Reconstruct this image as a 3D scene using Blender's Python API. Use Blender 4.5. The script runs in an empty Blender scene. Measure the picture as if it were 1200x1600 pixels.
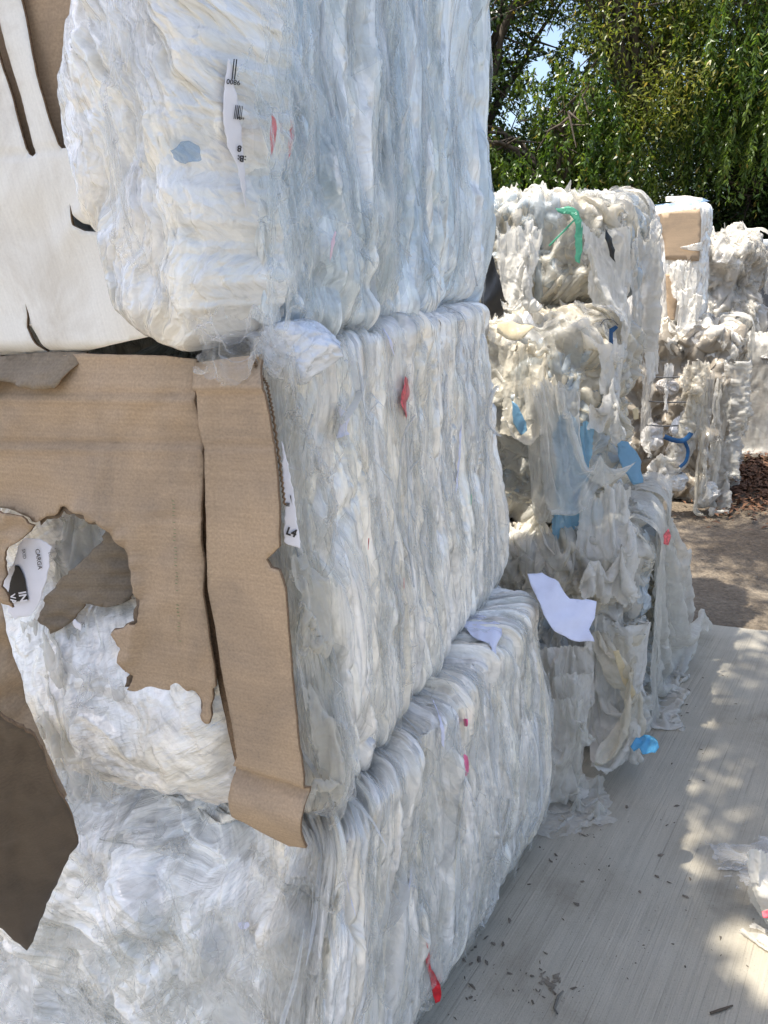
import bpy, bmesh, math, random
import numpy as np
from mathutils import Vector, geometry
rng = np.random.default_rng(7)
random.seed(7)
C = bpy.context.scene.collection
SC = bpy.context.scene

# ------------------------------------------------------------------ camera model
FPX = 1202.0
CAMZ = 1.65
PITCH, ROLL = math.radians(17.1), math.radians(2.5)
_f = np.array([0, math.cos(PITCH), -math.sin(PITCH)])
_r = np.array([1.0, 0, 0]); _u = np.cross(_r, _f)
CR = _r * math.cos(ROLL) - _u * math.sin(ROLL)
CU = _u * math.cos(ROLL) + _r * math.sin(ROLL)
CF = _f
CP = np.array([0, 0, CAMZ])

def ray(px, py):
    px = np.asarray(px, float); py = np.asarray(py, float)
    return CR * ((px - 600) / FPX)[..., None] - CU * ((py - 800) / FPX)[..., None] + CF

def atz(px, py, z):
    d = ray(px, py); return CP + d * ((z - CAMZ) / d[..., 2])[..., None]

def aty(px, py, y):
    d = ray(px, py); return CP + d * (y / d[..., 1])[..., None]

def atplane(px, py, p0, n):
    d = ray(px, py); n = np.asarray(n, float)
    return CP + d * (np.dot(np.asarray(p0) - CP, n) / (d @ n))[..., None]

def proj(P):
    v = P - CP; w = v @ CF
    return np.stack([600 + FPX * (v @ CR) / w, 800 - FPX * (v @ CU) / w, w], -1)

# ------------------------------------------------------------------ noise
def _h(ix, iy, iz, seed):
    h = (ix.astype(np.int64) * 374761393 + iy.astype(np.int64) * 668265263 + iz * 2147483647 + seed * 974634777)
    h = (h ^ (h >> 13)) * 1274126177
    h = (h ^ (h >> 16)) & 0xffffffff
    return h

def _u01(h): return ((h * 2654435761) & 0xffffff) / float(0x1000000)

def perlin(x, y, seed=0):
    x = np.asarray(x, float); y = np.asarray(y, float)
    ix = np.floor(x).astype(np.int64); iy = np.floor(y).astype(np.int64)
    fx = x - ix; fy = y - iy
    ux = fx * fx * fx * (fx * (fx * 6 - 15) + 10); uy = fy * fy * fy * (fy * (fy * 6 - 15) + 10)
    def g(a, b):
        t = _u01(_h(ix + a, iy + b, 0, seed)) * (2 * math.pi)
        return np.cos(t) * (fx - a) + np.sin(t) * (fy - b)
    n00, n10, n01, n11 = g(0, 0), g(1, 0), g(0, 1), g(1, 1)
    return 1.5 * ((n00 * (1 - ux) + n10 * ux) * (1 - uy) + (n01 * (1 - ux) + n11 * ux) * uy)

def fbm(x, y, seed=0, o=4):
    s = 0; a = 1.0
    for i in range(o):
        s = s + a * perlin(x * 2 ** i, y * 2 ** i, seed + i * 17); a *= .5
    return s

def ridged(x, y, seed=0, o=4):
    s = 0; a = 1.0
    for i in range(o):
        s = s + a * (1 - 2.2 * np.abs(perlin(x * 2 ** i, y * 2 ** i, seed + i * 17))); a *= .5
    return s

def worley(x, y, seed=0):
    ix = np.floor(x).astype(np.int64); iy = np.floor(y).astype(np.int64)
    f1 = np.full(x.shape, 9.0); f2 = np.full(x.shape, 9.0); cid = np.zeros(x.shape)
    for a in (-1, 0, 1):
        for b in (-1, 0, 1):
            h = _h(ix + a, iy + b, 1, seed)
            cx = ix + a + _u01(h); cy = iy + b + _u01(h * 31 + 7)
            d = np.hypot(x - cx, y - cy)
            m = d < f1
            f2 = np.where(m, f1, np.minimum(f2, d)); cid = np.where(m, _u01(h * 97 + 3), cid); f1 = np.where(m, d, f1)
    return f1, f2, cid

def pillow(x, y, seed=0, k=4.0):
    f1, f2, cid = worley(x, y, seed)
    return 1 - np.exp(-k * (f2 - f1)), cid

def facets(x, y, seed=0, soft=.3):
    """crinkled-film relief: each cell is a small tilted plane, creased along its borders"""
    ix = np.floor(x).astype(np.int64); iy = np.floor(y).astype(np.int64)
    f1 = np.full(np.shape(x), 9.0); f2 = f1.copy(); hh = np.zeros(np.shape(x))
    for a in (-1, 0, 1):
        for b in (-1, 0, 1):
            h = _h(ix + a, iy + b, 2, seed)
            dx = x - (ix + a + _u01(h)); dy = y - (iy + b + _u01(h * 31 + 7))
            d = np.hypot(dx, dy); t = _u01(h * 57 + 11) * 6.2832
            pl = (dx * np.cos(t) + dy * np.sin(t)) * (.4 + _u01(h * 77 + 5)) + (_u01(h * 13 + 1) - .5) * .5
            m = d < f1
            f2 = np.where(m, f1, np.minimum(f2, d)); hh = np.where(m, pl, hh); f1 = np.where(m, d, f1)
    return hh * sstep(0, soft, f2 - f1)

def sstep(a, b, x):
    t = np.clip((x - a) / (b - a), 0, 1); return t * t * (3 - 2 * t)

# ------------------------------------------------------------------ mesh helpers
def mesh_np(name, V, quads=None, tris=None, uv=None, tint=None, smooth=True):
    me = bpy.data.meshes.new(name)
    V = np.ascontiguousarray(V, dtype=np.float32).reshape(-1, 3)
    loops = []; tot = []
    if quads is not None and len(quads): loops.append(np.asarray(quads).reshape(-1)); tot.append(np.full(len(quads), 4))
    if tris is not None and len(tris): loops.append(np.asarray(tris).reshape(-1)); tot.append(np.full(len(tris), 3))
    L = np.concatenate(loops).astype(np.int32); T = np.concatenate(tot).astype(np.int32)
    me.vertices.add(len(V)); me.vertices.foreach_set('co', V.ravel())
    me.loops.add(len(L)); me.loops.foreach_set('vertex_index', L)
    me.polygons.add(len(T))
    st = np.concatenate([[0], np.cumsum(T)[:-1]]).astype(np.int32)
    me.polygons.foreach_set('loop_start', st); me.polygons.foreach_set('loop_total', T)
    if uv is not None:
        ul = me.uv_layers.new(name='UVMap')
        ul.data.foreach_set('uv', np.ascontiguousarray(np.asarray(uv, dtype=np.float32)[L]).ravel())
    if tint is not None:
        ca = me.color_attributes.new('tint', 'FLOAT_COLOR', 'POINT')
        t = np.ones((len(V), 4), np.float32); t[:, :3] = tint
        ca.data.foreach_set('color', t.ravel())
    me.update(calc_edges=True)
    if smooth: me.polygons.foreach_set('use_smooth', np.ones(len(T), bool))
    me.validate()
    return me

def obj(name, me, mat, parent=None, **props):
    o = bpy.data.objects.new(name, me); C.objects.link(o)
    if mat is not None:
        for m in (mat if isinstance(mat, (list, tuple)) else [mat]): me.materials.append(m)
    if parent is not None: o.parent = parent
    for k, v in props.items(): o[k] = v
    return o

def thing(name, label, cat, loc, group=None):
    o = bpy.data.objects.new(name, None); C.objects.link(o)
    o.empty_display_size = .1
    o['label'] = label; o['category'] = cat
    if group: o['group'] = group
    o['_base'] = list(map(float, loc))
    o.location = loc
    return o

def part(name, V, mat, parent, quads=None, tris=None, uv=None, tint=None, smooth=True, **props):
    """vertices in world space; stored relative to the thing's base"""
    base = np.zeros(3); p = parent
    while p is not None:
        base = base + np.array(p.location); p = p.parent
    return obj(name, mesh_np(name, np.asarray(V).reshape(-1, 3) - base, quads, tris, uv, tint, smooth), mat, parent, **props)

def gridq(nr, nc, wrap=False):
    r = np.arange(nr - 1)[:, None]; c = np.arange(nc if wrap else nc - 1)[None, :]
    a = r * nc + c; b = r * nc + (c + 1) % nc
    return np.stack([a, b, b + nc, a + nc], -1).reshape(-1, 4)

def grid_normals(P, flip=False):
    du = np.gradient(P, axis=1); dv = np.gradient(P, axis=0)
    n = np.cross(du, dv); n /= np.linalg.norm(n, axis=-1, keepdims=True) + 1e-12
    return -n if flip else n

def bake_single(name, V, mat, label, cat, quads=None, tris=None, uv=None, tint=None, group=None, kind=None, smooth=True):
    """a thing made of one mesh, its origin at its base"""
    V = np.asarray(V).reshape(-1, 3)
    base = np.array([V[:, 0].mean(), V[:, 1].mean(), V[:, 2].min()])
    o = obj(name, mesh_np(name, V - base, quads, tris, uv, tint, smooth), mat)
    o.location = base
    if kind: o['kind'] = kind
    else: o['label'] = label; o['category'] = cat
    if group: o['group'] = group
    return o

# ------------------------------------------------------------------ materials
def newmat(name):
    m = bpy.data.materials.new(name); m.use_nodes = True
    nt = m.node_tree; nt.nodes.clear()
    return m, nt, (lambda t, **k: _node(nt, t, **k)), nt.links.new

def _node(nt, t, **k):
    n = nt.nodes.new('ShaderNode' + t)
    for a, v in k.items():
        if a in n.inputs.keys() if not hasattr(n, a) else False: n.inputs[a].default_value = v
        elif hasattr(n, a): setattr(n, a, v)
        else: n.inputs[a].default_value = v
    return n

def setin(n, **k):
    for a, v in k.items(): n.inputs[a.replace('_', ' ')].default_value = v

def ramp(N, stops, interp='LINEAR'):
    r = N('ValToRGB'); cr = r.color_ramp; cr.interpolation = interp
    while len(cr.elements) < len(stops): cr.elements.new(.5)
    for e, (p, c) in zip(cr.elements, stops):
        e.position = p; e.color = (*c, 1) if isinstance(c, tuple) else (c, c, c, 1)
    return r

def facet_nodes(N, L, vec, scale, warp=.25):
    """piecewise tilted cells: the crinkle of plastic film, as a bump height"""
    nz = N('TexNoise'); setin(nz, Scale=scale[0] * .6 if isinstance(scale, tuple) else scale * .6, Detail=2.0); 
    mp = N('Mapping'); mp.inputs['Scale'].default_value = scale if isinstance(scale, tuple) else (scale,) * 3
    L(vec, mp.inputs['Vector']); nz.inputs['Scale'].default_value = .7; L(mp.outputs[0], nz.inputs['Vector'])
    sc_ = N('VectorMath', operation='SCALE'); sc_.inputs['Scale'].default_value = warp * 4; L(nz.outputs['Color'], sc_.inputs[0])
    ad = N('VectorMath', operation='ADD'); L(mp.outputs[0], ad.inputs[0]); L(sc_.outputs[0], ad.inputs[1])
    v = N('TexVoronoi'); v.inputs['Scale'].default_value = 1.0; L(ad.outputs[0], v.inputs['Vector'])
    sb = N('VectorMath', operation='SUBTRACT'); L(ad.outputs[0], sb.inputs[0]); L(v.outputs['Position'], sb.inputs[1])
    cs = N('VectorMath', operation='SUBTRACT'); L(v.outputs['Color'], cs.inputs[0]); cs.inputs[1].default_value = (.5, .5, .5)
    dt = N('VectorMath', operation='DOT_PRODUCT'); L(sb.outputs[0], dt.inputs[0]); L(cs.outputs[0], dt.inputs[1])
    return dt.outputs['Value']

def film_mat(name, rough=.2, streak=(100, 14), bump=.8, sss=.06, dirt=.25, dist=.010, clear=.66, fac=((100, 20, 1), .85), fac2=((38, 7, 1), .75), lines=0.0, coat=.9):
    """matted pile of plastic film: whitish, glossy, fine wrinkles running along V"""
    m, nt, N, L = newmat(name)
    out = N('OutputMaterial'); b = N('BsdfPrincipled')
    uv = N('UVMap', uv_map='UVMap')
    at = N('Attribute', attribute_name='tint')
    mp = N('Mapping'); mp.inputs['Scale'].default_value = (streak[0], streak[1], 1)
    L(uv.outputs['UV'], mp.inputs['Vector'])
    n1 = N('TexNoise'); setin(n1, Scale=1.0, Detail=5.0, Roughness=.65, Distortion=.8); L(mp.outputs[0], n1.inputs['Vector'])
    mp2 = N('Mapping'); mp2.inputs['Scale'].default_value = (90, 45, 1); mp2.inputs['Rotation'].default_value = (0, 0, .5)
    L(uv.outputs['UV'], mp2.inputs['Vector'])
    n2 = N('TexNoise'); n2.noise_type = 'RIDGED_MULTIFRACTAL'; setin(n2, Scale=1.0, Detail=4.0, Roughness=.55, Distortion=1.2); L(mp2.outputs[0], n2.inputs['Vector'])
    mp3 = N('Mapping'); mp3.inputs['Scale'].default_value = (26, 5, 1); L(uv.outputs['UV'], mp3.inputs['Vector'])
    n3 = N('TexNoise'); setin(n3, Scale=1.0, Detail=6.0, Roughness=.6, Distortion=.6); L(mp3.outputs[0], n3.inputs['Vector'])
    # colour: tint attribute, dusted with soft grey-brown stains
    dr = ramp(N, [(.50, 0.0), (.78, 1.0)]); L(n3.outputs['Fac'], dr.inputs['Fac'])
    dm = N('Math', operation='MULTIPLY'); dm.inputs[1].default_value = dirt; L(dr.outputs['Color'], dm.inputs[0])
    mx = N('MixRGB', blend_type='MIX'); mx.inputs['Color2'].default_value = (.43, .38, .31, 1)
    # milky and clear bands of film
    mp4 = N('Mapping'); mp4.inputs['Scale'].default_value = (streak[0] * .5, streak[1] * .6, 1); mp4.inputs['Location'].default_value = (3.1, 7.7, 0); L(uv.outputs['UV'], mp4.inputs['Vector'])
    n4 = N('TexNoise'); setin(n4, Scale=1.0, Detail=6.0, Roughness=.7, Distortion=.5); L(mp4.outputs[0], n4.inputs['Vector'])
    r4 = ramp(N, [(.30, clear), (.45, .94), (.60, 1.03), (.70, 1.08)]); L(n4.outputs['Fac'], r4.inputs['Fac'])
    m4 = N('MixRGB', blend_type='MULTIPLY'); m4.inputs['Fac'].default_value = 1; L(at.outputs['Color'], m4.inputs['Color1']); L(r4.outputs['Color'], m4.inputs['Color2'])
    if lines:
        # edge-on film layers: fine straight lines, milky beside clear
        mp5 = N('Mapping'); mp5.inputs['Scale'].default_value = (260, 4.5, 1); L(uv.outputs['UV'], mp5.inputs['Vector'])
        n5 = N('TexNoise'); setin(n5, Scale=1.0, Detail=3.0, Roughness=.6); L(mp5.outputs[0], n5.inputs['Vector'])
        r5 = ramp(N, [(.28, 1 - lines * 1.7), (.40, 1 - lines * .2), (.52, 1.06), (.66, 1.06 + lines * .35)]); L(n5.outputs['Fac'], r5.inputs['Fac'])
        m5 = N('MixRGB', blend_type='MULTIPLY'); m5.inputs['Fac'].default_value = 1; L(m4.outputs['Color'], m5.inputs['Color1']); L(r5.outputs['Color'], m5.inputs['Color2']); m4 = m5
    L(dm.outputs[0], mx.inputs['Fac']); L(m4.outputs['Color'], mx.inputs['Color1'])
    L(mx.outputs['Color'], b.inputs['Base Color'])
    rr = ramp(N, [(.3, rough * .6), (.7, rough * 1.6)]); L(n3.outputs['Fac'], rr.inputs['Fac']); L(rr.outputs['Color'], b.inputs['Roughness'])
    b.inputs['Specular IOR Level'].default_value = .75
    b.inputs['Subsurface Weight'].default_value = sss
    b.inputs['Subsurface Radius'].default_value = (1, 1, 1); b.inputs['Subsurface Scale'].default_value = .006
    n1s = N('Math', operation='MULTIPLY'); n1s.inputs[1].default_value = .42; L(n1.outputs['Fac'], n1s.inputs[0])
    ad = N('Math', operation='MULTIPLY_ADD'); ad.inputs[1].default_value = .30
    L(n2.outputs['Fac'], ad.inputs[0]); L(n1s.outputs[0], ad.inputs[2])
    prev = ad.outputs[0]
    for sc_, am in (fac, fac2):
        fv = facet_nodes(N, L, uv.outputs['UV'], sc_)
        a2 = N('Math', operation='MULTIPLY_ADD'); a2.inputs[1].default_value = am; L(fv, a2.inputs[0]); L(prev, a2.inputs[2]); prev = a2.outputs[0]
    bp = N('Bump'); setin(bp, Strength=bump, Distance=dist); L(prev, bp.inputs['Height'])
    L(bp.outputs['Normal'], b.inputs['Normal'])
    cv = facet_nodes(N, L, uv.outputs['UV'], (fac2[0][0] * 1.5, fac2[0][1] * 1.3, 1), warp=.4)
    cb = N('Bump'); setin(cb, Strength=.8, Distance=dist * 1.3); L(cv, cb.inputs['Height'])
    L(cb.outputs['Normal'], b.inputs['Coat Normal'])
    b.inputs['Coat Weight'].default_value = coat; b.inputs['Coat Roughness'].default_value = .05; b.inputs['Coat IOR'].default_value = 1.6
    L(b.outputs[0], out.inputs['Surface'])
    return m

def sheet_mat(name, col=(.8, .81, .82), opac=.5, trans=.4, rough=.22, bump=.35, scale=60, edge=.35):
    """one or a few layers of loose film: part clear, part milky, glossy"""
    m, nt, N, L = newmat(name)
    out = N('OutputMaterial'); b = N('BsdfPrincipled')
    b.inputs['Base Color'].default_value = (*col, 1); b.inputs['Roughness'].default_value = rough
    tl = N('BsdfTranslucent'); tl.inputs['Color'].default_value = (*col, 1)
    tr = N('BsdfTransparent'); tr.inputs['Color'].default_value = tuple(1 - (1 - c) * .35 for c in col) + (1,)
    tc = N('TexCoord')
    n1 = N('TexNoise'); n1.noise_type = 'RIDGED_MULTIFRACTAL'; setin(n1, Scale=scale, Detail=4.0, Roughness=.5, Distortion=1.0); L(tc.outputs['Object'], n1.inputs['Vector'])
    n2 = N('TexNoise'); setin(n2, Scale=scale * .18, Detail=4.0, Roughness=.6, Distortion=.7); L(tc.outputs['Object'], n2.inputs['Vector'])
    prev = n1.outputs['Fac']
    for sc_, am in ((scale * .45, 1.2), (scale * 1.1, .6)):
        fv = facet_nodes(N, L, tc.outputs['Object'], sc_)
        a0 = N('Math', operation='MULTIPLY_ADD'); a0.inputs[1].default_value = am; L(fv, a0.inputs[0]); L(prev, a0.inputs[2]); prev = a0.outputs[0]
    bp = N('Bump'); setin(bp, Strength=bump, Distance=.008); L(prev, bp.inputs['Height'])
    for n in (b, tl): L(bp.outputs['Normal'], n.inputs['Normal'])
    m1 = N('MixShader'); m1.inputs[0].default_value = trans; L(b.outputs[0], m1.inputs[1]); L(tl.outputs[0], m1.inputs[2])
    lw = N('LayerWeight'); lw.inputs['Blend'].default_value = .35
    a1 = N('Math', operation='MULTIPLY_ADD'); a1.inputs[1].default_value = edge; a1.inputs[2].default_value = opac
    L(lw.outputs['Facing'], a1.inputs[0])
    a2 = N('Math', operation='MULTIPLY_ADD', use_clamp=True); a2.inputs[1].default_value = .5
    s5 = N('Math', operation='SUBTRACT'); s5.inputs[1].default_value = .5; L(n2.outputs['Fac'], s5.inputs[0])
    L(s5.outputs[0], a2.inputs[0]); L(a1.outputs[0], a2.inputs[2])
    m2 = N('MixShader'); L(a2.outputs[0], m2.inputs[0]); L(tr.outputs[0], m2.inputs[1]); L(m1.outputs[0], m2.inputs[2])
    L(m2.outputs[0], out.inputs['Surface'])
    return m

def plain_mat(name, col, rough=.6, noise=.15, scale=40, bump=.15, spec=.4, trans=0.0, dist=.003):
    m, nt, N, L = newmat(name)
    out = N('OutputMaterial'); b = N('BsdfPrincipled')
    tc = N('TexCoord')
    n = N('TexNoise'); setin(n, Scale=scale, Detail=5.0, Roughness=.6); L(tc.outputs['Object'], n.inputs['Vector'])
    r = ramp(N, [(.3, tuple(c * (1 - noise) for c in col)), (.7, tuple(min(1, c * (1 + noise)) for c in col))])
    L(n.outputs['Fac'], r.inputs['Fac']); L(r.outputs['Color'], b.inputs['Base Color'])
    b.inputs['Roughness'].default_value = rough; b.inputs['Specular IOR Level'].default_value = spec
    bp = N('Bump'); setin(bp, Strength=bump, Distance=dist); L(n.outputs['Fac'], bp.inputs['Height']); L(bp.outputs['Normal'], b.inputs['Normal'])
    if trans:
        tl = N('BsdfTranslucent'); L(r.outputs['Color'], tl.inputs['Color'])
        mx = N('MixShader'); mx.inputs[0].default_value = trans; L(b.outputs[0], mx.inputs[1]); L(tl.outputs[0], mx.inputs[2]); L(mx.outputs[0], out.inputs['Surface'])
    else: L(b.outputs[0], out.inputs['Surface'])
    return m

def card_mat(name, col, grain=(.82, 1.12), stain=.5, sc=(.28, .22, .16), flute=(.93, 1.03)):
    """corrugated board: faint flute lines along local X, stains and scuffs"""
    m, nt, N, L = newmat(name)
    out = N('OutputMaterial'); b = N('BsdfPrincipled')
    uv = N('UVMap', uv_map='UVMap')
    mp = N('Mapping'); mp.inputs['Scale'].default_value = (2.2, 230, 1); L(uv.outputs['UV'], mp.inputs['Vector'])
    n1 = N('TexNoise'); setin(n1, Scale=1.0, Detail=3.0, Roughness=.5); L(mp.outputs[0], n1.inputs['Vector'])
    n2 = N('TexNoise'); setin(n2, Scale=6.0, Detail=7.0, Roughness=.65, Distortion=.6); L(uv.outputs['UV'], n2.inputs['Vector'])
    n3 = N('TexNoise'); setin(n3, Scale=260.0, Detail=3.0, Roughness=.6); L(uv.outputs['UV'], n3.inputs['Vector'])
    r2 = ramp(N, [(.46, 0.0), (.60, .45), (.74, 1.0)]); L(n2.outputs['Fac'], r2.inputs['Fac'])
    ml = N('Math', operation='MULTIPLY'); ml.inputs[1].default_value = stain; L(r2.outputs['Color'], ml.inputs[0])
    mx = N('MixRGB'); mx.inputs['Color1'].default_value = (*col, 1); mx.inputs['Color2'].default_value = (*sc, 1); L(ml.outputs[0], mx.inputs['Fac'])
    r1 = ramp(N, [(.35, flute[0]), (.65, flute[1])]); L(n1.outputs['Fac'], r1.inputs['Fac'])
    r3 = ramp(N, [(.3, grain[0]), (.7, grain[1])]); L(n3.outputs['Fac'], r3.inputs['Fac'])
    m1 = N('MixRGB', blend_type='MULTIPLY'); m1.inputs['Fac'].default_value = 1; L(mx.outputs[0], m1.inputs['Color1']); L(r1.outputs[0], m1.inputs['Color2'])
    m2 = N('MixRGB', blend_type='MULTIPLY'); m2.inputs['Fac'].default_value = 1; L(m1.outputs[0], m2.inputs['Color1']); L(r3.outputs[0], m2.inputs['Color2'])
    L(m2.outputs[0], b.inputs['Base Color'])
    b.inputs['Roughness'].default_value = .75; b.inputs['Specular IOR Level'].default_value = .25
    bp = N('Bump'); setin(bp, Strength=.25, Distance=.001); L(n1.outputs['Fac'], bp.inputs['Height']); L(bp.outputs['Normal'], b.inputs['Normal'])
    L(b.outputs[0], out.inputs['Surface'])
    return m

M = {}
M['film'] = film_mat('film_pile')
M['film_lines'] = film_mat('film_layers', lines=.20)
M['film_soft'] = film_mat('film_crumpled', rough=.22, streak=(50, 24), bump=.8, sss=.04, dirt=.25, dist=.014, clear=.8, fac=((60, 36, 1), .8), fac2=((22, 14, 1), .9))
M['ribbon'] = sheet_mat('film_strip', (.80, .82, .84), opac=.42, trans=.25, rough=.2, bump=.3, scale=90)
M['sheet'] = sheet_mat('film_sheet', (.78, .76, .70), opac=.42, trans=.35, rough=.18, bump=.5, scale=50)
M['sheet_clear'] = sheet_mat('film_clear', (.84, .84, .83), opac=.16, trans=.2, rough=.14, bump=.4, scale=45, edge=.5)
M['sheet_blue'] = sheet_mat('film_blue', (.24, .46, .64), opac=.85, trans=.4, rough=.3, bump=.3, scale=50)
M['sheet_cream'] = sheet_mat('film_cream', (.76, .66, .45), opac=.7, trans=.35, rough=.3, bump=.4, scale=50)
M['sheet_milky'] = sheet_mat('film_milky', (.79, .77, .72), opac=.70, trans=.4, rough=.2, bump=.5, scale=45)
M['card'] = card_mat('kraft_board', (.43, .315, .21), stain=.8, sc=(.24, .19, .145))
M['ply'] = card_mat('torn_ply', (.17, .125, .085), stain=.5)
M['card_dark'] = card_mat('kraft_board_shaded', (.10, .078, .06), stain=.6, sc=(.05, .04, .033))  # kraft darkened in its base colour to carry the drooping board's deep shade
M['card_white'] = card_mat('white_board', (.78, .76, .71), grain=(.95, 1.03), flute=(.96, 1.01), stain=.62, sc=(.42, .35, .26))
M['card_edge'] = plain_mat('board_core', (.19, .125, .075), rough=.9, noise=.4, scale=300)
M['paper'] = plain_mat('paper', (.72, .73, .86), rough=.7, noise=.06, scale=20, bump=.3, trans=.15)
M['label'] = plain_mat('label_paper', (.74, .74, .80), rough=.45, noise=.05, scale=20, bump=.2)
M['ink'] = plain_mat('black_ink', (.012, .012, .015), rough=.5, noise=.2)
M['red'] = plain_mat('red_film', (.60, .02, .03), rough=.3, noise=.3, scale=60)
M['pink'] = plain_mat('pink_film', (.70, .09, .25), rough=.3, noise=.3, scale=60)
M['green'] = plain_mat('green_film', (.05, .42, .18), rough=.3, noise=.2, scale=60)
M['mint'] = sheet_mat('mint_film', (.13, .48, .32), opac=.72, trans=.4, rough=.25, bump=.5, scale=60)
M['blue'] = plain_mat('blue_film', (.018, .085, .21), rough=.3, noise=.2, scale=60, trans=.2)
M['black'] = plain_mat('black_film', (.012, .013, .016), rough=.3, noise=.3)
M['wire'] = plain_mat('bale_wire', (.10, .10, .10), rough=.45, noise=.2)

# ------------------------------------------------------------------ bales
class Surf:
    """a displaced grid one can lay scraps on"""
    def setP(self, P):
        self.P = P
        self.Ns = grid_normals(self.P)
        pr = proj(self.P.reshape(-1, 3)); self.pr = pr
        fac = ((self.P - CP) * self.Ns).sum(-1).ravel() < 0
        self.vis = np.where(fac & (pr[:, 2] > .2))[0]
        return self

    def depth_at(self, px, py):
        out = []
        for x, y in zip(np.ravel(px), np.ravel(py)):
            d = (self.pr[self.vis, 0] - x) ** 2 + (self.pr[self.vis, 1] - y) ** 2
            k = np.argpartition(d, 12)[:12]
            out.append(np.percentile(self.pr[self.vis[k], 2], 25))
        return np.array(out)

    def onto(self, px, py, lift=.006):
        w = self.depth_at(px, py)
        return CP + ray(px, py) * (w - lift)[:, None]

    def fitplane(self, poly, lift=.008):
        poly = np.asarray(poly, float)
        g = np.concatenate([poly, (poly + np.roll(poly, 1, 0)) / 2, poly * .5 + poly.mean(0) * .5])
        Q = self.onto(g[:, 0], g[:, 1], 0); c = Q.mean(0)
        n = np.linalg.svd(Q - c)[2][2]
        v = CP - c; v /= np.linalg.norm(v)
        if n @ v < 0: n = -n
        n = n + v * .35; n /= np.linalg.norm(n)
        return c + v * (lift + max(0, ((Q - c) @ n).max() * .5)), n

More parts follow.
